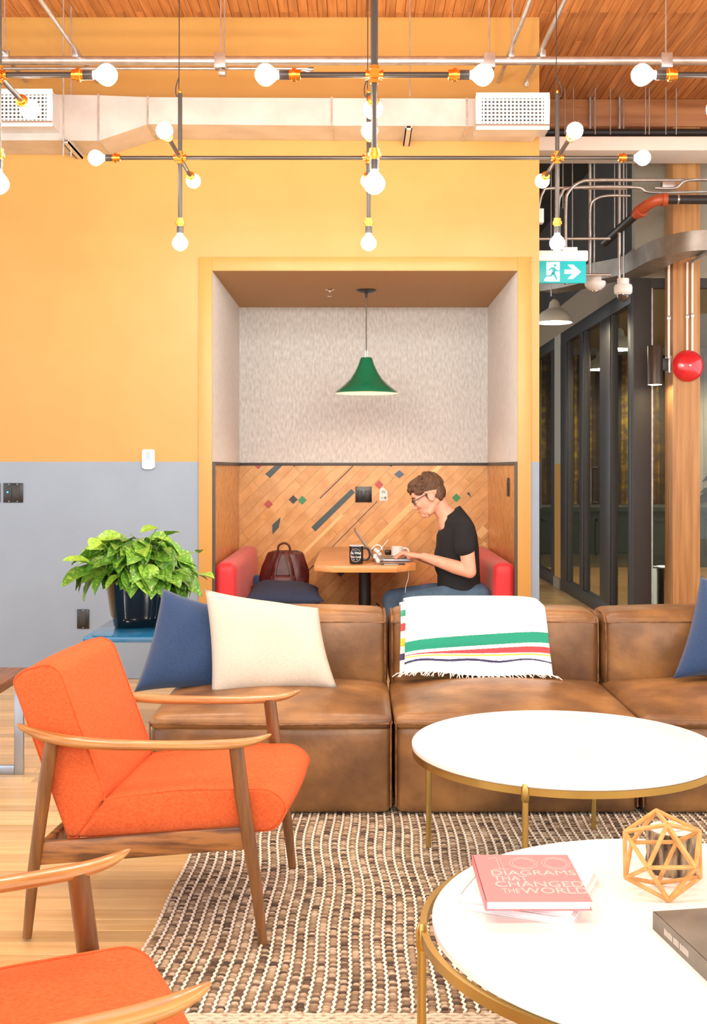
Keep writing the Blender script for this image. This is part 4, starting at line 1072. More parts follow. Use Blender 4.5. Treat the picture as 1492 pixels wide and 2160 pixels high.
for k in range(150):
    ring_ = k / 150
    a = rl.uniform(0, 2 * PI) if k % 3 else rl.uniform(PI * 1.05, PI * 1.95); el = rl.choice([.2, .3, .5, .75, 1.0, 1.25]) + rl.uniform(-.1, .1)
    dp_ = rl.choice([1, 1, .8, .6]); rad = (.225 * math.cos(el) ** .8 + .02) * dp_; hz = .235 * math.sin(el) * (dp_ + 1) / 2
    base = Vector((pc.x + rad * 1.0 * math.cos(a), pcy + rad * .72 * math.sin(a), cz0 + hz - .02))
    out = Vector((math.cos(a), math.sin(a), 0))
    d = out * rl.uniform(.6, 1) + Vector((rl.uniform(-.4, .4), rl.uniform(-.4, .2), rl.uniform(-.95, -.1) + .3 * el))
    d = d.normalized(); d.z = max(d.z, -.62)
    leaf(d, base, rl.uniform(.105, .15), rl.randrange(12) if rl.random() < .45 else rl.randrange(6) * 2, rl.uniform(-.7, .7))
# the outliers of the silhouette
sq = F / pcy
for (bx_, by_, tx_, ty_, sz, kk) in ((190, 1190, 132, 1170, .15, 1), (185, 1205, 126, 1228, .16, 0), (412, 1213, 470, 1212, .135, 1), (355, 1128, 398, 1108, .10, 0), (330, 1115, 285, 1108, .10, 3), (205, 1140, 185, 1160, .09, 1),
                                     (420, 1165, 424, 1136, .055, 2), (400, 1215, 415, 1252, .055, 2), (285, 1225, 268, 1260, .10, 3), (310, 1222, 330, 1252, .13, 2), (250, 1215, 203, 1248, .10, 1), (360, 1215, 385, 1240, .11, 0)):
    b3, t3_ = P(bx_, by_, sq * 1.03), P(tx_, ty_, sq * 1.05); leaf(t3_ - b3, b3, sz, kk, rl.uniform(-.5, .3))
# ------------------------------------------------------------------ pipe lights
def bulb_end(r, p, d, k=1.0):
    """gold coupling, black socket and lit bulb; p: end of the pipe, d: direction; bulb centre lies .1*k beyond p"""
    d = Vector(d).normalized(); p = Vector(p)
    G().tube([p - d * .012, p - d * .010, p + d * .004, p + d * .005, p + d * .018, p + d * .020, p + d * .028], [.013, .018, .018, .023, .023, .017, .017], 12).build('coupling', M['gold'], r)
    G().tube([p + d * .026, p + d * .062, p + d * .064], [.0165, .0165, .012], 12).build('socket', M['black_socket'], r)
    c = p + d * .108
    g = G(); q = d.orthogonal().normalized()
    pts, rs = [], []
    for t, rr in ((.062, .012), (.070, .014), (.080, .023), (.090, .031), (.100, .0355), (.108, .037), (.118, .0355), (.128, .030), (.136, .022), (.142, .012), (.1445, .003)):
        pts.append(p + d * t); rs.append(rr)
    G().tube(pts, rs, 16).build('bulb', M['bulb'], r, smooth=180)
def hub_fit(r, c, rad=.017):
    g = G().ball(c, rad, 12, 8)
    for d in ((1, 0, 0), (0, 1, 0), (0, 0, 1)):
        d = Vector(d)
        for sg in (-1, 1): g.tube([Vector(c), Vector(c) + d * sg * .022, Vector(c) + d * sg * .0225, Vector(c) + d * sg * .03], [.013, .013, .0165, .0165], 12)
    g.build('hub', M['gold'], r)
def pipe(r, a, b, rad, name='pipe'): G().cyl(a, b, rad, n=12).build(name, M['black_pipe'], r)
s = 440.0; Yf1 = F / s; Zf1 = ZZ(333, s)
t = thing('pipe_chandelier', 'long black pipe chandelier with three drops of lit bulbs before the orange wall', 'chandelier', (XX(780, s), Yf1, ZZ(515, s)))
hx = [XX(380, s), XX(778, s), XX(1176, s)]; bl_ = .108
xe0, xe1 = XX(202, s) + bl_, XX(1357, s) - bl_
segs = [xe0] + hx + [xe1]
for i in range(4): pipe(t, (segs[i], Yf1, Zf1), (segs[i + 1], Yf1, Zf1), .0098, 'cross_bar')
bulb_end(t, (xe0, Yf1, Zf1), (-1, 0, 0)); bulb_end(t, (xe1, Yf1, Zf1), (1, 0, 0))
for x in hx:
    hub_fit(t, (x, Yf1, Zf1)); z0 = ZZ(513, s) + bl_; z1 = ZZ(197, s)
    pipe(t, (x, Yf1, z0), (x, Yf1, Zf1), .0105, 'stem'); pipe(t, (x, Yf1, Zf1), (x, Yf1, z1), .0105, 'stem'); bulb_end(t, (x, Yf1, z0), (0, 0, -1))
    for sg in (-1, 1):
        e = Yf1 + sg * (.44 - bl_); pipe(t, (x, Yf1, Zf1), (x, e, Zf1), .0098, 'arm'); bulb_end(t, (x, e, Zf1), (0, sg, 0))
    G().lathe([(.004, z1), (.006, z1 + .004), (.006, z1 + .014), (.002, z1 + .018)], (x, Yf1, 0), 8).build('finial', M['gold'], t)
    g = G().tube(bez([(x - .006, Yf1, z1 + .02), (x - .004, Yf1, z1 + .3), (x - .005, Yf1, CEIL)], 4), .0025, 6)
    sx = -1 if x < .5 else 1
    g.tube(bez([(x - .004, Yf1, z1 + .08), (x + sx * .02, Yf1, z1 + .03), (x + sx * .018, Yf1, z1 - .01), (x + sx * .006, Yf1, z1 - .012)], 5), .0028, 6); g.build('hanging_wire', M['black_metal'], t)
s2 = 620.0; Yj = F / s2; Zj = ZZ(158, s2)
for px, lab in ((790, 'jack shaped black pipe light with lit bulbs at the top centre'), (-4, 'black pipe light cut off at the top left edge'), (1584, 'black pipe light cut off at the top right edge')):
    x = XX(px, s2)
    t = thing('jack_pipe_light', lab, 'lamp', (x, Yj, Zj - .37), 0, 'jack shaped pipe lights')
    hub_fit(t, (x, Yj, Zj), .02)
    for sg in (-1, 1): pipe(t, (x, Yj, Zj), (x + sg * .262, Yj, Zj), .0098, 'arm'); bulb_end(t, (x + sg * .262, Yj, Zj), (sg, 0, 0))
    pipe(t, (x, Yj, Zj), (x, Yj + .262, Zj), .0098, 'arm'); bulb_end(t, (x, Yj + .262, Zj), (0, 1, 0))
    pipe(t, (x, Yj, Zj), (x, Yj, Zj - .262), .0105, 'stem'); bulb_end(t, (x, Yj, Zj - .262), (0, 0, -1))
    pipe(t, (x, Yj, Zj), (x, Yj, CEIL), .0125, 'stem')

proto = [o for o in COL.objects if o.get('label', '').startswith('jack shaped black pipe light')][0]
for y_, row in ((1.35, 'added unseen row above the viewpoint'), (-1.2, 'added unseen row behind the viewpoint')):  # extra lamps added out of view to brighten the foreground
    for k, px in enumerate((-4, 790, 1584)):
        c_ = copy_tree(proto); c_.location.x = XX(px, s2); c_.location.y = y_; c_['label'] = ('left', 'middle', 'right')[k] + ' black pipe light of the ' + row

# ------------------------------------------------------------------ sheet metal duct along the wall
DY = F / 341.0
def dz(py): return ZZ(py, 341.0)
def dx(px): return XX(px, 341.0)
t = thing('air_duct', 'galvanised rectangular air duct running along the orange wall', 'duct', (0, DY, dz(295)))
prof = [(-60, 199, 296), (100, 199, 296), (207, 201, 297), (208, 201, 297), (312, 205, 262), (322, 205, 262), (470, 206, 263), (700, 207, 265), (985, 208, 266), (1010, 208, 266), (1142, 208, 268)]
sections = [(0, 2), (2, 4), (4, 7), (7, 9), (9, 10)]
for a, b in sections:
    g = G(); pr = prof[a:b + 1]
    for px, y0, y1 in pr:
        for (yy, zz) in ((DY, dz(y0)), (WY - .004, dz(y0)), (WY - .004, dz(y1)), (DY, dz(y1))): g.v.append(Vector((dx(px), yy, zz)))
    for i in range(len(pr) - 1):
        for k in range(4): g.f.append([i * 4 + k, i * 4 + (k + 1) % 4, (i + 1) * 4 + (k + 1) % 4, (i + 1) * 4 + k])
    g.f.append([0, 1, 2, 3]); g.f.append([(len(pr) - 1) * 4 + k for k in range(4)]); g.build('duct_section', M['duct'], t, smooth=0)
for px, y0, y1 in ((208, 201, 297), (312, 205, 262), (700, 207, 265), (985, 208, 266)):
    G().box(dx(px) - .006, dx(px) + .006, DY - .006, WY - .004, dz(y1) - .006, dz(y0) + .006).build('joint_flange', M['zinc'], t)
def vent(px0, px1, py0, py1, label):
    s_ = 350.0; y = F / s_; x0, x1, z0, z1 = XX(px0, s_), XX(px1, s_), ZZ(py1, s_), ZZ(py0, s_)
    t = thing('air_vent', label, 'vent', ((x0 + x1) / 2, y, z0), 0, 'white vent grilles')
    f = .034
    G().box(x0, x1, y + .012, DY + .002, z0 + .01, z1 - .01).build('collar', M['duct'], t)
    g = G().box(x0, x1, y, y + .012, z0, z0 + f); g.box(x0, x1, y, y + .012, z1 - f, z1); g.box(x0, x0 + f, y, y + .012, z0 + f, z1 - f); g.box(x1 - f, x1, y, y + .012, z0 + f, z1 - f)
    g.build('frame', M['white_paint'], t, bevel=.002)
    G().box(x0 + f, x1 - f, y + .009, y + .011, z0 + f, z1 - f).build('backing', M['dark_grey'], t)
    g = G(); n = 16
    for k in range(n): xx = x0 + f + (x1 - x0 - 2 * f) * (k + .5) / n; g.box(xx - .0045, xx + .0045, y + .001, y + .008, z0 + f, z1 - f)
    for k in range(7): zz = z0 + f + (z1 - z0 - 2 * f) * (k + .5) / 7; g.box(x0 + f, x1 - f, y + .002, y + .0085, zz - .0045, zz + .0045)
    g.build('grille', M['white_paint'], t, smooth=0)
vent(1005, 1160, 195, 273, 'white vent grille at the right end of the duct')
vent(-50, 110, 187, 266, 'white vent grille at the left edge on the duct')

# ------------------------------------------------------------------ conduits, rods and pipes under the ceiling
def run(name, pts, r, label, cat='pipe', m='zinc', n=10, clamps=(), group=None, sm=1):
    t = thing(name, label, cat, Vector(pts[0]), 0, group)
    G().tube(bez(pts, sm) if sm > 1 else pts, r, n).build('tube', M[m], t)
    for c in clamps: 
        c = Vector(c); G().box(c.x - r * 1.3, c.x + r * 1.3, c.y - r * 1.3, c.y + r * 1.3, c.z - r * 1.9, c.z + r * 1.5).build('clamp', M['zinc'], t, bevel=.002)
    return t
sp_ = 350.0; py_ = F / sp_; pz_ = ZZ(128, sp_)
run('sprinkler_pipe', [(-3, py_, pz_), (3.2, py_, pz_)], .026, 'thick silver pipe running the full width above the duct', n=16, clamps=[(XX(465, sp_), py_, pz_), (XX(1032, sp_), py_, pz_), (XX(1405, sp_), py_, pz_)])
run('conduit', [(-3, py_ + .1, pz_ - .012), (-.5, py_ + .1, pz_ - .012), (XX(640, 340), py_ + .1, pz_ - .02), (XX(675, 340), py_ + .1, pz_ - .06)], .011, 'thin silver conduit just behind the thick pipe, curling down at its end', 'conduit', sm=6)
zc_ = pz_ + .042
for x0, x1, y1, lab in ((.94, .91, WY, 'silver conduit slanting down to the right vent'), (1.139, 1.09, 7.80, 'silver conduit slanting past the corner of the orange wall'), (-1.72, -1.68, 7.46, 'silver conduit slanting across the top left'), (-2.10, -2.14, WY, 'silver conduit at the far top left corner')):
    y1 = min(y1, WY - .02); run('conduit', [(x0, 3.0, zc_), (x1, y1, zc_), (x1, y1 + .012, zc_ - .03)] if lab.startswith('silver conduit slanting past') else [(x0, 3.0, zc_), (x1, y1, zc_)], .0135, lab, 'conduit', n=10, clamps=[((x0 + x1) / 2, py_, zc_)])
def rod(px, s_, y_bot, lab, r=.005, top=None, group=None):
    x, y = XX(px, s_), F / s_; zt_ = CEIL if top is None else ZZ(top, s_)
    return tag(G().cyl((x, y, ZZ(y_bot, s_)), (x, y, zt_), r, n=8).build('hanger_rod', M['zinc']), lab, 'rod', group)
GR = 'threaded rods holding the pipes and duct by the orange wall'
for px, s_, yb, lab in ((134, 345, 330, 'front rod of the left duct hanger'), (150, 334, 330, 'rear rod of the left duct hanger'), (865, 341, 205, 'threaded rod holding the duct in the middle'), (466, 350, 150, 'front rod of the pipe hanger left of centre'), (474, 345, 120, 'rear rod of the pipe hanger left of centre'),
                        (1032, 350, 112, 'threaded rod holding the thick pipe above the right vent'), (1081, 350, 110, 'threaded rod beside the slanting conduit'), (1405, 350, 112, 'threaded rod holding the thick pipe at the right'), (10, 350, 100, 'threaded rod at the far left')):
    rod(px, s_, yb, lab, group=GR)
def hanger(px, s_, y0, y1, lab):
    x = XX(px, s_); z0, z1 = ZZ(y1, s_), ZZ(y0, s_)
    tag(G().box(x - .02, x + .02, F / s_ - .04, WY - .006, z0, z0 + .012).box(x - .02, x - .014, F / s_ - .04, WY - .006, z0, z0 + .035).box(x + .014, x + .02, F / s_ - .04, WY - .006, z0, z0 + .035).build('strut_bracket', M['duct'], smooth=0), lab, 'bracket', 'galvanised strut brackets')
hanger(142, 341, 290, 306, 'galvanised strut bracket under the tall left part of the duct')
hanger(862, 341, 262, 278, 'galvanised strut bracket under the middle of the duct')
G_ = tag(G().box(XX(466, 350) - .012, XX(466, 350) + .03, F / 350 - .03, F / 350 + .03, ZZ(158, 350), ZZ(150, 350)).build('pipe_clip', M['zinc'], bevel=.003), 'small strut clip under the thick pipe left of centre', 'clip')
# timber beam, black pipe, white duct on the right
sB = F / 9.38
tag(G().box(-.5, 7, 8.99, 9.25, ZZ(283, F / 9.2), CEIL - .003).build('timber_beam', M['beam'], bevel=.004), 'orange brown timber beam under the far end of the plank ceiling', 'beam')
run('black_pipe', [(.6, 8.9, ZZ(280, F / 8.9)), (5, 8.9, ZZ(280, F / 8.9))], .031, 'straight black pipe below the timber beam', m='black_metal', n=14)
sW = F / 8.55
tag(G().box(WEND + .005, 5, 8.55, 8.93, ZZ(317, sW), ZZ(287, sW)).build('white_duct', M['white_duct'], bevel=.01, seg=3), 'white painted flat duct crossing behind the wall corner', 'duct')
run('conduit', [(1.15, 8.0, ZZ(95, 300)), (2.0, 8.0, ZZ(97, 300)), (2.6, 8.0, ZZ(93, 300)), (3.6, 8.0, ZZ(88, 300))], .014, 'slightly sagging silver conduit close under the plank ceiling', 'conduit', sm=5)
GR2 = 'thin rods hanging in the corridor'
pos = ('just past the wall corner', 'second from the wall corner', 'third from the wall corner', 'fourth from the wall corner', 'left of the top right bulb', 'right of the top right bulb', 'above the column', 'right of the column top')
for k, (px, yb) in enumerate(((1192, 284), (1210, 284), (1256, 284), (1288, 284), (1362, 284), (1370, 284), (1405, 284), (1427, 284))):
    rod(px, 274.5, yb, 'thin rod from plank ceiling to white duct, ' + pos[k], .0045, group=GR2)
pos = ('beside the exit sign', 'above the exit sign arrow', 'left of the hanging sensor', 'between sensor and camera', 'right of the hanging camera')
for k, (px, yb) in enumerate(((1163, 625), (1188, 440), (1208, 525), (1297, 500), (1322, 480))):
    rod(px, 263.5, yb, 'thin rod below the white duct, ' + pos[k], .0045, top=283, group=GR2)
# conduit pair with bends
sC = 280.0; Yc = F / sC
def C(px, py, dy=0): return P(px, py, sC) + Vector((0, dy, 0))
run('conduit', [C(1194, 600), C(1194, 440), C(1200, 405), C(1225, 384), C(1260, 380), C(1380, 380), C(1560, 380)], .0125, 'upper silver conduit bending down beside the exit sign', 'conduit', sm=6)
run('conduit', [C(1181, 560, .06), C(1181, 440, .06), C(1188, 405, .06), C(1212, 392, .06), C(1345, 391, .06), C(1385, 402, .06), C(1560, 398, .06)], .0125, 'lower silver conduit bending down behind the upper one', 'conduit', sm=6)
run('conduit', [C(1140, 440, .1), C(1150, 400, .1), C(1175, 390, .1), C(1330, 391, .1)], .011, 'silver conduit curving down at the wall corner', 'conduit', sm=6)
run('conduit', [C(1254, 490, .15), C(1254, 430, .15), C(1263, 412, .15), C(1290, 403, .15), C(1340, 403, .15)], .01, 'small silver conduit arching over the ceiling sensor', 'conduit', sm=6)
run('conduit', [C(1110, 493, .2), C(1300, 492, .2)], .011, 'short horizontal silver conduit above the exit sign', 'conduit')
run('conduit', [Vector((WEND, C(0, 0, .25).y, C(0, 568).z)), C(1304, 568, .25)], .011, 'short silver conduit at the level of the exit sign', 'conduit')
run('conduit', [C(1378, 400, -.05), C(1420, 400, -.05), C(1440, 386, -.05), C(1480, 382, -.05), C(1560, 384, -.05)], .011, 'silver conduit weaving across the column top', 'conduit', sm=6)
tag(G().box(*[v for a, b in zip(P(1396, 400, sC) - Vector((0, .03, 0)), P(1424, 384, sC) + Vector((0, .03, 0))) for v in sorted((a, b))]).build('junction_box', M['zinc'], bevel=.003), 'galvanised junction box on the silver conduits', 'box')
tag(G().box(WEND + .001, XX(1146, 300), 7.96, 8.03, ZZ(472, 300), ZZ(442, 300)).build('white_box', M['white_plastic'], bevel=.004), 'small white box peeking out at the wall corner', 'box')
# fire main with orange elbow
sF = 283.0
def Q(px, py, dy=0): return P(px, py, sF) + Vector((0, dy, 0))
t = thing('fire_main_pipe', 'black fire main with an orange red elbow in front of the timber column', 'pipe', Q(1400, 425))
G().cyl(Q(1404, 421), Q(1580, 421), .034, n=18).build('black_pipe', M['black_metal'], t)
e = Q(1400, 421); lo = Q(1322, 470, .75); el = bez([Q(1404, 421), Q(1388, 422), Q(1372, 428, .05), Q(1356, 440, .2)], 5)
G().tube(el, .041, 16).build('elbow', M['rust_red'], t)
for p_, d_ in ((Q(1402, 421), Vector((1, 0, 0))), (Q(1362, 436, .14), (Q(1356, 440, .2) - Q(1372, 428, .05)).normalized())):
    G().tube([p_ - d_ * .02, p_ - d_ * .018, p_ + d_ * .018, p_ + d_ * .02], [.042, .051, .051, .042], 16).build('coupling', M['rust_red'], t)
G().cyl(Q(1358, 438, .17), lo, .034, n=18).build('black_pipe', M['black_metal'], t)
G().tube([Q(1428, 421), Q(1432, 421)], .0375, 18).build('clamp_band', M['zinc'], t)
# curved duct crossing the column
t = thing('curved_duct', 'curved flat galvanised duct crossing the timber column', 'duct', P(1400, 540, 288))
pth = [P(1600, 505, 296), P(1492, 506, 296), P(1430, 508, 292), P(1370, 512, 281), P(1314, 520, 263), Vector((1.93, 9.45, 0)), Vector((1.76, 9.8, 0)), Vector((1.60, 10.0, 0))]
pth = bez([(p.x, p.y, ZZ(506, 296)) for p in pth], 5); g = G(); hh, hw = .072, .11
for i, p in enumerate(pth):
    a, b = pth[max(i - 1, 0)], pth[min(i + 1, len(pth) - 1)]; d = (b - a).normalized(); nrm = Vector((d.y, -d.x, 0)).normalized()
    if (nrm.y > 0 if i == 0 else nrm.dot(last) < 0): nrm = -nrm
    last = nrm; c = p - nrm * hw
    for u, v in ((hw, hh), (hw, -hh), (-hw, -hh), (-hw, hh)): g.v.append(c + nrm * u + Vector((0, 0, v)))
for i in range(len(pth) - 1):
    for k in range(4): g.f.append([i * 4 + k, i * 4 + (k + 1) % 4, (i + 1) * 4 + (k + 1) % 4, (i + 1) * 4 + k])
g.build('sheet', M['duct_dark'], t, smooth=30)
# timber column with its fittings
sK = F / 9.0; Yk = F / sK; kx0, kx1 = XX(1420, sK), XX(1478, sK)
col = tag(G().box(kx0, kx1, Yk, Yk + .24, 0, ZZ(283, F / 9.2)).build('timber_column', M['column'], bevel=.008), 'honey brown square timber column at the right', 'column')
for px, y0, y1, lab in ((1455, 550, 740, 'left conduit above the red alarm bell'), (1466, 545, 740, 'right conduit above the red alarm bell'), (1416, 540, 755, 'white conduit down the left edge of the timber column')):
    x = XX(px, 269.0); run('conduit', [(x, Yk - .014, ZZ(y1, 269.0)), (x, Yk - .014, ZZ(y0, 269.0))], .0095, lab, 'conduit', m='white_paint', clamps=[(x, Yk - .012, ZZ((y0 + y1) / 2 + 20, 269.0))])
run('conduit', [P(1460, 552, 283), P(1500, 528, 300)], .014, 'slanting silver channel meeting the column below the curved duct', 'conduit')
sb_ = 269.5; c = P(1457, 770, sb_); R0 = 33.5 / sb_
t = thing('alarm_bell', 'round red fire alarm bell on the timber column', 'alarm bell', (c.x, Yk, c.z - R0))
G().lathe([(.0, -.062), (R0 * .35, -.060), (R0 * .7, -.048), (R0 * .9, -.028), (R0, -.006), (R0 * .97, .0), (R0 * .9, .002)], (c.x, Yk - .02, c.z), 40, axis='Y').build('gong', M['signal_red'], t, smooth=60)
G().lathe([(.0, -.012), (.009, -.010), (.011, 0)], (c.x, Yk - .08, c.z), 14, axis='Y').build('centre_bolt', M['chrome'], t)
G().box(c.x - .04, c.x + .04, Yk - .02, Yk, c.z - .04, c.z + .04).build('back_box', M['black_metal'], t)
sl = 264.0; t = thing('cylinder_spotlight', 'dark bronze cylinder spotlight mounted beside the timber column', 'lamp', P(1380, 813, sl))
cx_ = XX(1380, sl); z0, z1 = ZZ(812, sl), ZZ(731, sl); R1 = 15.5 / sl; yl = Yk + .06
G().lathe([(R1, z0), (R1, z1), (R1 * .96, z1 + .003)], (cx_, yl, 0), 28).build('cylinder', mat('bronze_powdercoat', '4a4039', .4, metal=.4), t)
G().lathe([(0, z0 - .001), (R1 * .9, z0 - .001)], (cx_, yl, 0), 24, caps=False).build('lens', emat('spot_lens', 'ffe2b0', 40), t)
G().box(cx_ + R1 - .005, kx0 + .002, yl - .03, yl + .03, ZZ(782, sl), ZZ(757, sl)).build('bracket', M['black_metal'], t, bevel=.003)
G().box(kx0 - .03, kx0, yl - .045, yl + .045, ZZ(788, sl), ZZ(752, sl)).build('mount_box', M['zinc'], t, bevel=.003)
# waste bin
sT = 246.0; bx_ = XX(1408, sT); yb_ = F / sT
t = thing('waste_bin', 'polished chrome cylinder waste bin between the glass wall and column', 'bin', (bx_, yb_, 0)); R2 = 38 / sT
G().lathe([(R2, 0), (R2, ZZ(1203, sT))], (bx_, yb_, 0), 36).build('body', M['chrome'], t)
G().lathe([(R2 * 1.02, ZZ(1203, sT)), (R2 * 1.02, ZZ(1197, sT)), (R2 * .8, ZZ(1195, sT)), (R2 * .78, ZZ(1203, sT))], (bx_, yb_, 0), 36).build('rim', M['chrome'], t)

# exit sign
sE = 308.0; Ye = F / sE
def e_(px, py): return XX(px, sE), ZZ(py, sE)
x1, z0 = e_(1236.5, 597); _, z1 = e_(0, 551); x0 = WEND + .002; xv = XX(1139, sE)
t = thing('exit_sign', 'teal running man exit sign with a white arrow beyond the wall corner', 'sign', ((x0 + x1) / 2, Ye, z0))
G().box(x0, x1, Ye, Ye + .022, z0, z1).build('panel', M['exit_green'], t, bevel=.002)
G().box(x0, x1 + .012, Ye - .02, Ye + .05, z1, ZZ(529, sE)).build('housing', M['white_plastic'], t, bevel=.008, seg=3)
G().box(x1 - .16, x1 - .06, Ye - .01, Ye + .04, ZZ(529, sE), ZZ(522, sE)).build('mount', M['white_plastic'], t)
def sg(pts): return [e_(1110 + x / 3.906, 240 + y / 3.906) for x, y in pts]
fe = lambda u, v, d: (u, Ye + d, v)
g = G().prism(sg([(168, 1224), (277, 1222), (277, 1382), (205, 1382), (150, 1378), (150, 1366), (168, 1345)]), fe, -.003, .001)
g.prism(sg([(316, 1285), (382, 1285), (342, 1243), (388, 1243), (453, 1303), (388, 1361), (342, 1361), (382, 1319), (316, 1319)]), fe, -.003, .001)
g.build('white_symbols', M['exit_white'], t, smooth=0)
g = G(); c = e_(1110 + 238 / 3.906, 240 + 1250 / 3.906); rr = 11.5 / 3.906 / sE
g.prism([(c[0] + rr * math.cos(2 * PI * k / 16), c[1] + rr * math.sin(2 * PI * k / 16)) for k in range(16)], fe, -.0045, -.002)
for pts in ([(205, 1266), (236, 1264), (246, 1290), (236, 1318), (212, 1312), (218, 1290)], [(205, 1266), (184, 1288), (190, 1296), (212, 1278)], [(240, 1278), (262, 1292), (282, 1290), (282, 1299), (258, 1302), (238, 1292)],
            [(214, 1308), (236, 1312), (252, 1345), (258, 1366), (246, 1368), (238, 1348), (218, 1326)], [(212, 1308), (222, 1322), (212, 1342), (165, 1342), (158, 1332), (200, 1330)]):
    g.prism(sg(pts), fe, -.0045, -.002)
g.build('running_figure', M['exit_green'], t, smooth=0)
# ceiling sensor and dome camera on drop pipes
s_ = 268.0; BB = CEIL; c = P(1256, 600, s_)
t = thing('ceiling_sensor', 'white saucer shaped sensor on a drop pipe beside the exit sign', 'sensor', c)
G().lathe([(.012, ZZ(614, s_)), (.05, ZZ(611, s_)), (.078, ZZ(604, s_)), (.085, ZZ(597, s_)), (.08, ZZ(594, s_)), (.05, ZZ(593, s_)), (.05, ZZ(580, s_)), (.0, ZZ(580, s_))], (c.x, c.y, 0), 28).build('saucer', M['white_plastic'], t)
G().ball((c.x, c.y, ZZ(612, s_)), .024, 14, 8).build('lens', M['chrome'], t)
G().cyl((XX(1245, s_), c.y, ZZ(581, s_)), (XX(1245, s_), c.y, BB), .0125, n=10).build('drop_pipe', M['zinc'], t); G().cyl((XX(1254, s_), c.y, ZZ(581, s_)), (XX(1254, s_), c.y, BB), .006, n=8).build('support_rod', M['zinc'], t)
c = P(1315, 600, s_)
t = thing('dome_camera', 'white dome security camera with a smoked lens on a drop pipe', 'camera', c)
G().lathe([(.055, ZZ(622, s_)), (.07, ZZ(618, s_)), (.073, ZZ(606, s_)), (.066, ZZ(601, s_)), (.046, ZZ(600, s_)), (.046, ZZ(588, s_)), (0, ZZ(588, s_))], (c.x, c.y, 0), 28).build('housing', M['white_plastic'], t)
G().ball((c.x, c.y, ZZ(621, s_)), (.054, .054, .06), 20, 12).build('dome', mat('smoked_dome', '4a4038', .06, coat=.8), t)
G().cyl((XX(1307, s_), c.y, ZZ(588, s_)), (XX(1307, s_), c.y, BB), .0125, n=10).build('drop_pipe', M['zinc'], t); G().cyl((XX(1316, s_), c.y, ZZ(588, s_)), (XX(1316, s_), c.y, BB), .006, n=8).build('support_rod', M['zinc'], t)
# corridor pendants
def dome_lamp(x, y, z, r, label, power):
    t = thing('dome_pendant_lamp', label, 'lamp', (x, y, z), 0, 'white dome pendants')
    pr = [(r, 0), (r, .012), (r * .93, .05), (r * .75, .095), (r * .45, .125), (r * .32, .14), (r * .26, .19), (r * .12, .215), (.01, .22)]
    G().lathe([(a, z + b) for a, b in pr], (x, y, 0), 32, caps=False).build('lamp_shade', mat('cream_enamel', 'e4dccb', .4), t, smooth=60)
    G().lathe([(r * .97, z + .002), (r * .88, z + .05), (r * .5, z + .10), (0, z + .12)], (x, y, 0), 28, caps=False).build('shade_lining', M['white_paint'], t)
    G().ball((x, y, z + .055), .05, 14, 8).build('bulb', emat('pendant_bulb', 'fff0d0', power), t)
    G().cyl((x, y, z + .21), (x, y, 3.0 if x > PX_ else CEIL), .004, n=8).build('cord', M['cord'], t)
dome_lamp(XX(1170, 228.0), F / 228, ZZ(681, 228), .165, 'white dome pendant lamp hanging in the corridor under the exit sign', 160)
dome_lamp(2.62, 11.4, ZZ(738, F / 11.4), .17, 'lit dome pendant seen through the near glass pane', 300)
dome_lamp(2.86, 13.4, ZZ(780, F / 13.4), .17, 'lit dome pendant seen deeper through the glass door', 300)
dome_lamp(4.15, 14.5, 2.62, .17, 'dome pendant added to light the forest mural, hidden behind the timber column', 900)  # lamp added close to the mural to brighten it

# ------------------------------------------------------------------ plates on the orange and blue wall
def wx(px): return XX(px, 326.0)
def wz_(py): return ZZ(py, 326.0)
t = thing('thermostat', 'white thermostat on the wall across the paint line', 'thermostat', (wx(314), WY, wz_(990)))
g = G().prism([(wx(301), wz_(986)), (wx(307), wz_(990)), (wx(321), wz_(990)), (wx(327.5), wz_(986)), (wx(327.5), wz_(951)), (wx(324), wz_(948)), (wx(304), wz_(948)), (wx(301), wz_(951))], lambda u, v, d: (u, WY + d, v), -.026, 0)
g.build('body', M['white_plastic'], t, bevel=.004)
G().box(wx(309), wx(318.5), WY - .0272, WY - .0255, wz_(969), wz_(953)).build('screen', M['screen_lcd'], t)
G().lathe([(0, -.002), (.0125, -.0015), (.014, .001)], (wx(313.5), WY - .026, wz_(977)), 18, axis='Y').build('button_ring', M['zinc'], t)
def plate(nm, px0, px1, py0, py1, label, cat, rockers):
    x0, x1, z0, z1 = wx(px0), wx(px1), wz_(py1), wz_(py0)
    t = thing(nm, label, cat, ((x0 + x1) / 2, WY, z0)); G().box(x0, x1, WY - .007, WY, z0, z1).build('plate', M['black_plastic'], t, bevel=.002)
    for (a, b, c_, d_, n_) in rockers: G().box(wx(a), wx(b), WY - .0115, WY - .007, wz_(d_), wz_(c_)).build(n_, M['black_metal'], t, bevel=.001)
    g = G()
    for px in ((px0 + px1) / 2,) if px1 - px0 < 30 else (px0 + 12, px1 - 12):
        for py in (py0 + 2.5, py1 - 2.5): g.lathe([(0, -.001), (.003, 0)], (wx(px), WY - .007, wz_(py)), 8, axis='Y')
    g.build('screws', M['zinc'], t)
    return t
t = plate('switch_plate', 7.5, 49, 1019, 1060, 'square black double switch plate on the blue grey wall', 'switch', ((14, 25, 1028, 1050, 'rocker'), (30, 42, 1028, 1050, 'rocker')))
G().lathe([(0, -.0015), (.006, 0)], (wx(17), WY - .0115, wz_(1038)), 10, axis='Y').build('indicator_light', M['blue_led'], t)
plate('switch_plate', -38, 1, 1019, 1060, 'black switch plate cut off at the left edge of the picture', 'switch', ((-30, -8, 1028, 1050, 'rocker'),))
plate('wall_outlet', 163, 188.5, 1285, 1326, 'black duplex outlet low on the wall beside the plant', 'outlet', ((169, 182, 1293, 1318, 'socket'),))
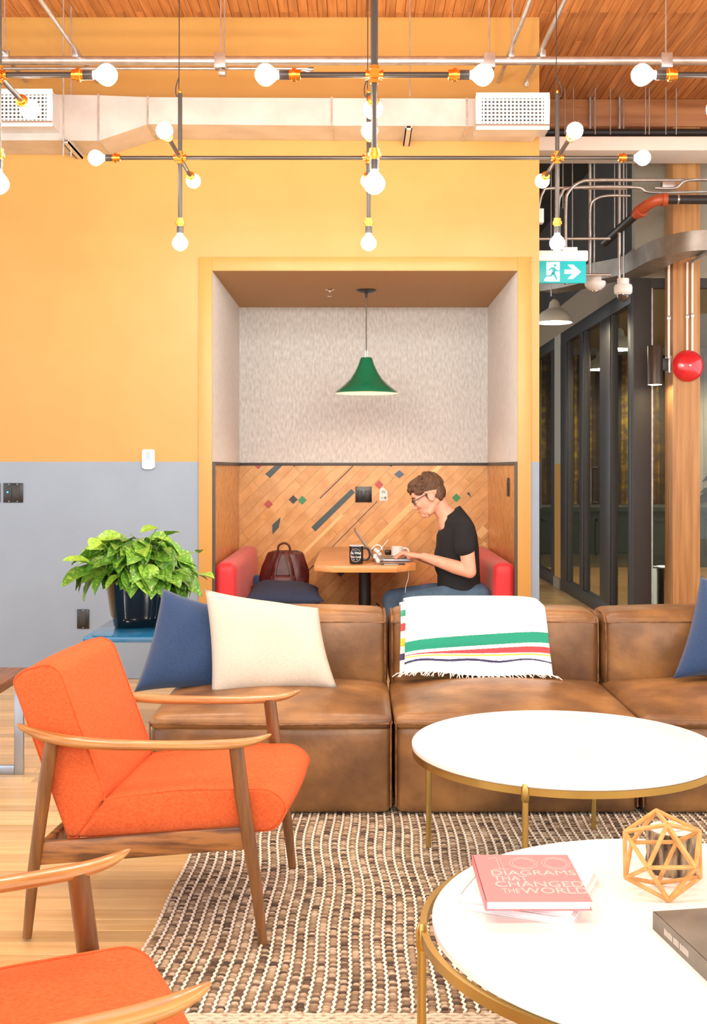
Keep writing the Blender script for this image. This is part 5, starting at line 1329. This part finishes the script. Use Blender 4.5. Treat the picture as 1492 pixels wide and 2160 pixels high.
# ------------------------------------------------------------------ the man at the nook table
s0 = 315.0; Yp = F / s0
def J(px, py, dy=0.0):
    """joint: pixel read at the body's mid plane, then moved dy in depth"""
    p = P(px, py, s0); return Vector((p.x, Yp + dy, p.z))
man = thing('person', 'man with glasses in a black t-shirt and jeans typing on the laptop', 'person', (J(1000, 1262).x, Yp, 0))
def loft_rings(rings, n=28):
    """rings: (centre, a, b) horizontal ellipses"""
    g = G()
    for c, a, b, *tl in rings:
        tl = tl[0] if tl else 0
        for k in range(n):
            t = 2 * PI * k / n; ct, st = math.cos(t), math.sin(t)
            g.v.append(Vector((c.x + a * math.copysign(abs(ct) ** .9, ct), c.y + b * math.copysign(abs(st) ** .9, st), c.z + tl * ct)))
    m = len(rings)
    for i in range(m - 1):
        for k in range(n): g.f.append([i * n + k, i * n + (k + 1) % n, (i + 1) * n + (k + 1) % n, (i + 1) * n + k])
    g.f.append(list(range(n))[::-1]); g.f.append([(m - 1) * n + k for k in range(n)]); return g
# head frame: face looks to -X, pitched down
HS = 1.10; hc = J(903, 1047); pitch = math.radians(27)
HM = Matrix.Translation(hc) @ Matrix.Rotation(-pitch, 4, 'Y') @ Matrix.Scale(HS, 4)
body = G()
h = G()
h.ball((.018, 0, .038), (.098, .076, .088), 28, 18)           # cranium
h.ball((-.030, 0, -.010), (.064, .066, .090), 24, 16)         # face mass
h.ball((-.052, 0, -.052), (.038, .046, .040), 20, 12)
h.ball((-.042, 0, -.066), (.044, .050, .042), 20, 12)         # jaw front
h.ball((-.072, 0, -.090), (.020, .027, .021), 14, 10)         # chin
h.limb([(-.055, -.02, -.10), (.02, -.04, -.075)], [.016, .02], 10); h.limb([(-.055, .02, -.10), (.02, .04, -.075)], [.016, .02], 10)
h.limb([(.030, .052, -.045), (-.035, .042, -.088)], [.022, .018], 12); h.limb([(.030, -.052, -.045), (-.035, -.042, -.088)], [.022, .018], 12)
h.ball((-.074, 0, .040), (.020, .052, .030), 18, 12)          # brow
h.limb([(-.088, 0, .018), (-.103, 0, -.012), (-.110, 0, -.026)], [.008, .010, .011], 12)   # nose
for sg in (-1, 1): h.ball((-.100, sg * .011, -.032), (.010, .008, .007), 10, 8)
h.ball((-.080, 0, -.048), (.012, .024, .016), 14, 8); h.ball((-.0865, 0, -.058), (.009, .021, .0055), 14, 8); h.ball((-.0845, 0, -.068), (.009, .018, .006), 14, 8)   # lips
for sg in (-1, 1):
    h.ball((-.066, sg * .036, -.018), (.024, .022, .026), 12, 8)      # cheek
    h.ball((.020, sg * .077, -.006), (.017, .009, .026), 16, 12, Matrix.Rotation(.12, 3, 'Y')); h.limb([(.012 + .016 * math.cos(q * .5 + .6), sg * .084, -.004 + .026 * math.sin(q * .5 + .6)) for q in range(9)], [.0045] * 9, 8)     # ear
    h.ball((.013, sg * .074, -.026), (.010, .007, .013), 10, 8)
h.xform(HM); body.add(h.v, h.f)
nb = J(955, 1096)
body.limb([HM @ Vector((.035, 0, -.05)), J(934, 1078), nb], [.056 * HS, .058, .066], 18)
body.add(*(lambda q: (q.v, q.f))(loft_rings([(J(968, 1150), .10, .15), (J(958, 1112), .105, .14), (J(950, 1098), .082, .09), (J(946, 1088), .062, .07)])))
# arms
def arm(sh, el, wr, hd, sgn, spread):
    body.limb([sh, sh.lerp(el, .5), el], [.052, .051, .043], 16)
    body.limb([el, el.lerp(wr, .3), el.lerp(wr, .7), wr], [.043, .047, .037, .028], 16)
    d = (hd - wr).normalized(); side = Vector((0, 0, 1)).cross(d).normalized(); up = d.cross(side).normalized()
    palm = wr + d * .055
    for k in (-1.2, -.4, .4, 1.2): body.limb([wr + side * k * .012 + d * .008, wr + d * .095 + side * k * .024 + up * .004], [.018, .016], 10)
    for k, ln in ((-1.5, .074), (-.5, .088), (.5, .094), (1.5, .084)):
        a = wr + d * .098 + side * k * .0195 + up * .004
        b = a + d * ln * .45 + up * .008 + side * k * .003; c = b + d * ln * .33 - up * .018; e = c + d * ln * .20 - up * .022
        body.limb([a, b, c, e], [.0118, .0108, .0096, .0084], 10)
    a = wr + d * .03 - side * sgn * .026; b = a + d * .035 - side * sgn * .016 - up * .008; c = b + d * .03 + side * sgn * .002 - up * .008
    body.limb([a, b, c], [.014, .0115, .009], 10)
nsh, nel, nwr, nhd = J(972, 1112, -.20), J(984, 1199, -.24), J(893, 1172, -.10), J(830, 1166, -.05)
fsh, fel, fwr, fhd = J(962, 1112, .20), J(962, 1198, .25), J(889, 1178, .12), J(826, 1172, .08)
arm(nsh, nel, nwr, nhd, 1, 1); arm(fsh, fel, fwr, fhd, -1, 1)
bo = link('body', remesh(body, .0042, 3, .5), M['skin'], man)
# shirt
sh = loft_rings([(J(970, 1276), .150, .175), (J(969, 1262), .150, .178), (J(968, 1225), .143, .172), (J(967, 1190), .141, .176), (J(965, 1155), .143, .19), (J(964, 1128), .135, .20), (J(965, 1110), .113, .19, .01), (J(962, 1097), .095, .155, .015), (J(956, 1087), .072, .10, .035), (J(952, 1080), .058, .076, .045)])
sh.limb([J(970, 1109, -.17), J(973, 1115, -.205), J(974, 1148, -.228)], [.062, .068, .069], 18)
sh.limb([J(962, 1109, .17), J(962, 1115, .205), J(962, 1148, .232)], [.062, .068, .069], 18)
sh.ball(J(925, 1180), (.03, .10, .10), 16, 10)
for k in range(5): sh.limb([J(925 + 14 * k, 1252 + 3 * math.sin(k), -.165 - .008 * (k % 2)), J(940 + 14 * k, 1244, -.168)], [.012, .009], 8)
so_ = link('t_shirt', remesh(sh, .006, 3, .5), M['tshirt'], man)
# jeans
jn = G()
jn.limb([J(985, 1262, 0), J(1000, 1262, -.09)], [.12, .112], 18); jn.limb([J(1000, 1262, 0), J(1000, 1262, .09)], [.118, .11], 18)
nk, fk = J(868, 1266, -.13), J(832, 1272, .15)
jn.limb([J(1000, 1264, -.09), J(935, 1262, -.115), nk], [.108, .098, .080], 18); jn.limb([J(1000, 1264, .09), J(915, 1264, .125), fk], [.108, .096, .078], 18)
jn.limb([nk, J(872, 1330, -.14), J(880, 1392, -.14)], [.080, .068, .062], 16); jn.limb([fk, J(842, 1335, .15), J(850, 1392, .15)], [.078, .068, .062], 16)
for k in range(4): jn.limb([J(875 + 4 * k, 1246 + 5 * k, -.20), J(905 + 7 * k, 1242 + 7 * k, -.205)], [.006, .010], 8)
link('jeans', remesh(jn, .008, 4, .6), M['denim'], man)
for kx, dy in ((880, -.14), (850, .15)):
    g = G().limb([J(kx + 8, 1400, dy), J(kx - 12, 1406, dy), J(kx - 38, 1407, dy)], [.045, .042, .034], 14); g.v = [Vector((p.x, p.y, max(p.z, .004))) for p in g.v]
    link('shoe', remesh(g, .006, 3, .5), M['shoe'], man)
# hair
hr = G(); rh = random.Random(3)
hr.ball((.024, 0, .050), (.101, .0785, .080), 26, 16); hr.ball((.066, 0, .006), (.052, .066, .066), 22, 14)
hr.limb([(-.056, -.040, .080), (-.078, -.014, .082), (-.078, .014, .082), (-.056, .040, .080)], [.020, .021, .021, .020], 14); hr.ball((-.028, 0, .104), (.058, .056, .030), 18, 10)
for sg in (-1, 1): hr.ball((-.014, sg * .058, .054), (.054, .018, .030), 16, 10); hr.ball((-.006, sg * .068, .014), (.009, .006, .026), 10, 8); hr.ball((.058, sg * .046, -.026), (.028, .024, .034), 12, 8)
for k in range(320):
    a = rh.uniform(0, 2 * PI); el = rh.uniform(-.05, 1.5); x = .024 + .100 * math.cos(el) * math.cos(a); y = .077 * math.cos(el) * math.sin(a); z = .052 + .080 * math.sin(el)
    if x < -.055 and z < .085: continue
    d = Vector((-.7 + rh.uniform(-.25, .25), .4 * math.sin(a), .25 - .6 * max(0, math.cos(a)) * math.cos(el) + rh.uniform(-.1, .15))).normalized() * rh.uniform(.02, .034)
    if math.cos(a) > .2: d = Vector((.35 * math.cos(el) - .1, .3 * math.sin(a), -1 + .8 * math.sin(el))).normalized() * d.length
    p = Vector((x, y, z)); hr.limb([p - d * .4, p + d * .6], [.0048, .0018], 6)
for k in range(26):
    y = rh.uniform(-.045, .045); p = Vector((-.084, y, .086)); d = Vector((-.008, rh.uniform(-.008, .008), -rh.uniform(.020, .036))); hr.limb([p, p + d], [.007, .002], 6)
hr.xform(HM); link('hair', remesh(hr, .0028, 1, .3), M['hair'], man)
# glasses, eyes, brows, mouth
g = G()
for sg in (-1, 1):
    g.tube([HM @ Vector((-.098 + .004 * abs(math.sin(a)), sg * .032 + .022 * math.cos(a), .006 + .016 * math.sin(a))) for a in [2 * PI * k / 20 for k in range(20)]], .0026 * HS, 6, closed=True)
    g.tube([HM @ Vector(p) for p in ((-.095, sg * .054, .012), (-.060, sg * .072, .016), (.012, sg * .080, .020), (.028, sg * .076, .006))], .0026 * HS, 6)
g.tube([HM @ Vector(p) for p in ((-.100, -.010, .010), (-.104, 0, .013), (-.100, .010, .010))], .0025 * HS, 6)
gl = g.build('eyeglasses', M['black_plastic'], man)
g = G()
for sg in (-1, 1): g.ball((-.077, sg * .032, .006), (.011, .013, .009), 12, 8)
g.xform(HM); ey = g.build('eyes', M['white_plastic'], man)
g = G()
for sg in (-1, 1): g.ball((-.0865, sg * .032, .004), (.003, .006, .006), 10, 6)
g.xform(HM); g.build('irises', M['black_metal'], man)
g = G()
for sg in (-1, 1): g.limb([(-.093, sg * .018, .030), (-.090, sg * .036, .034), (-.078, sg * .052, .030)], [.0035, .004, .0025], 8)
g.xform(HM); g.build('eyebrows', M['hair'], man)
g = G().limb([(-.095, -.014, -.0615), (-.100, 0, -.0612), (-.095, .014, -.0615)], [.0016, .002, .0016], 6); g.xform(HM); g.build('mouth_line', mat('lip_shadow', 'b0605a', .5), man)
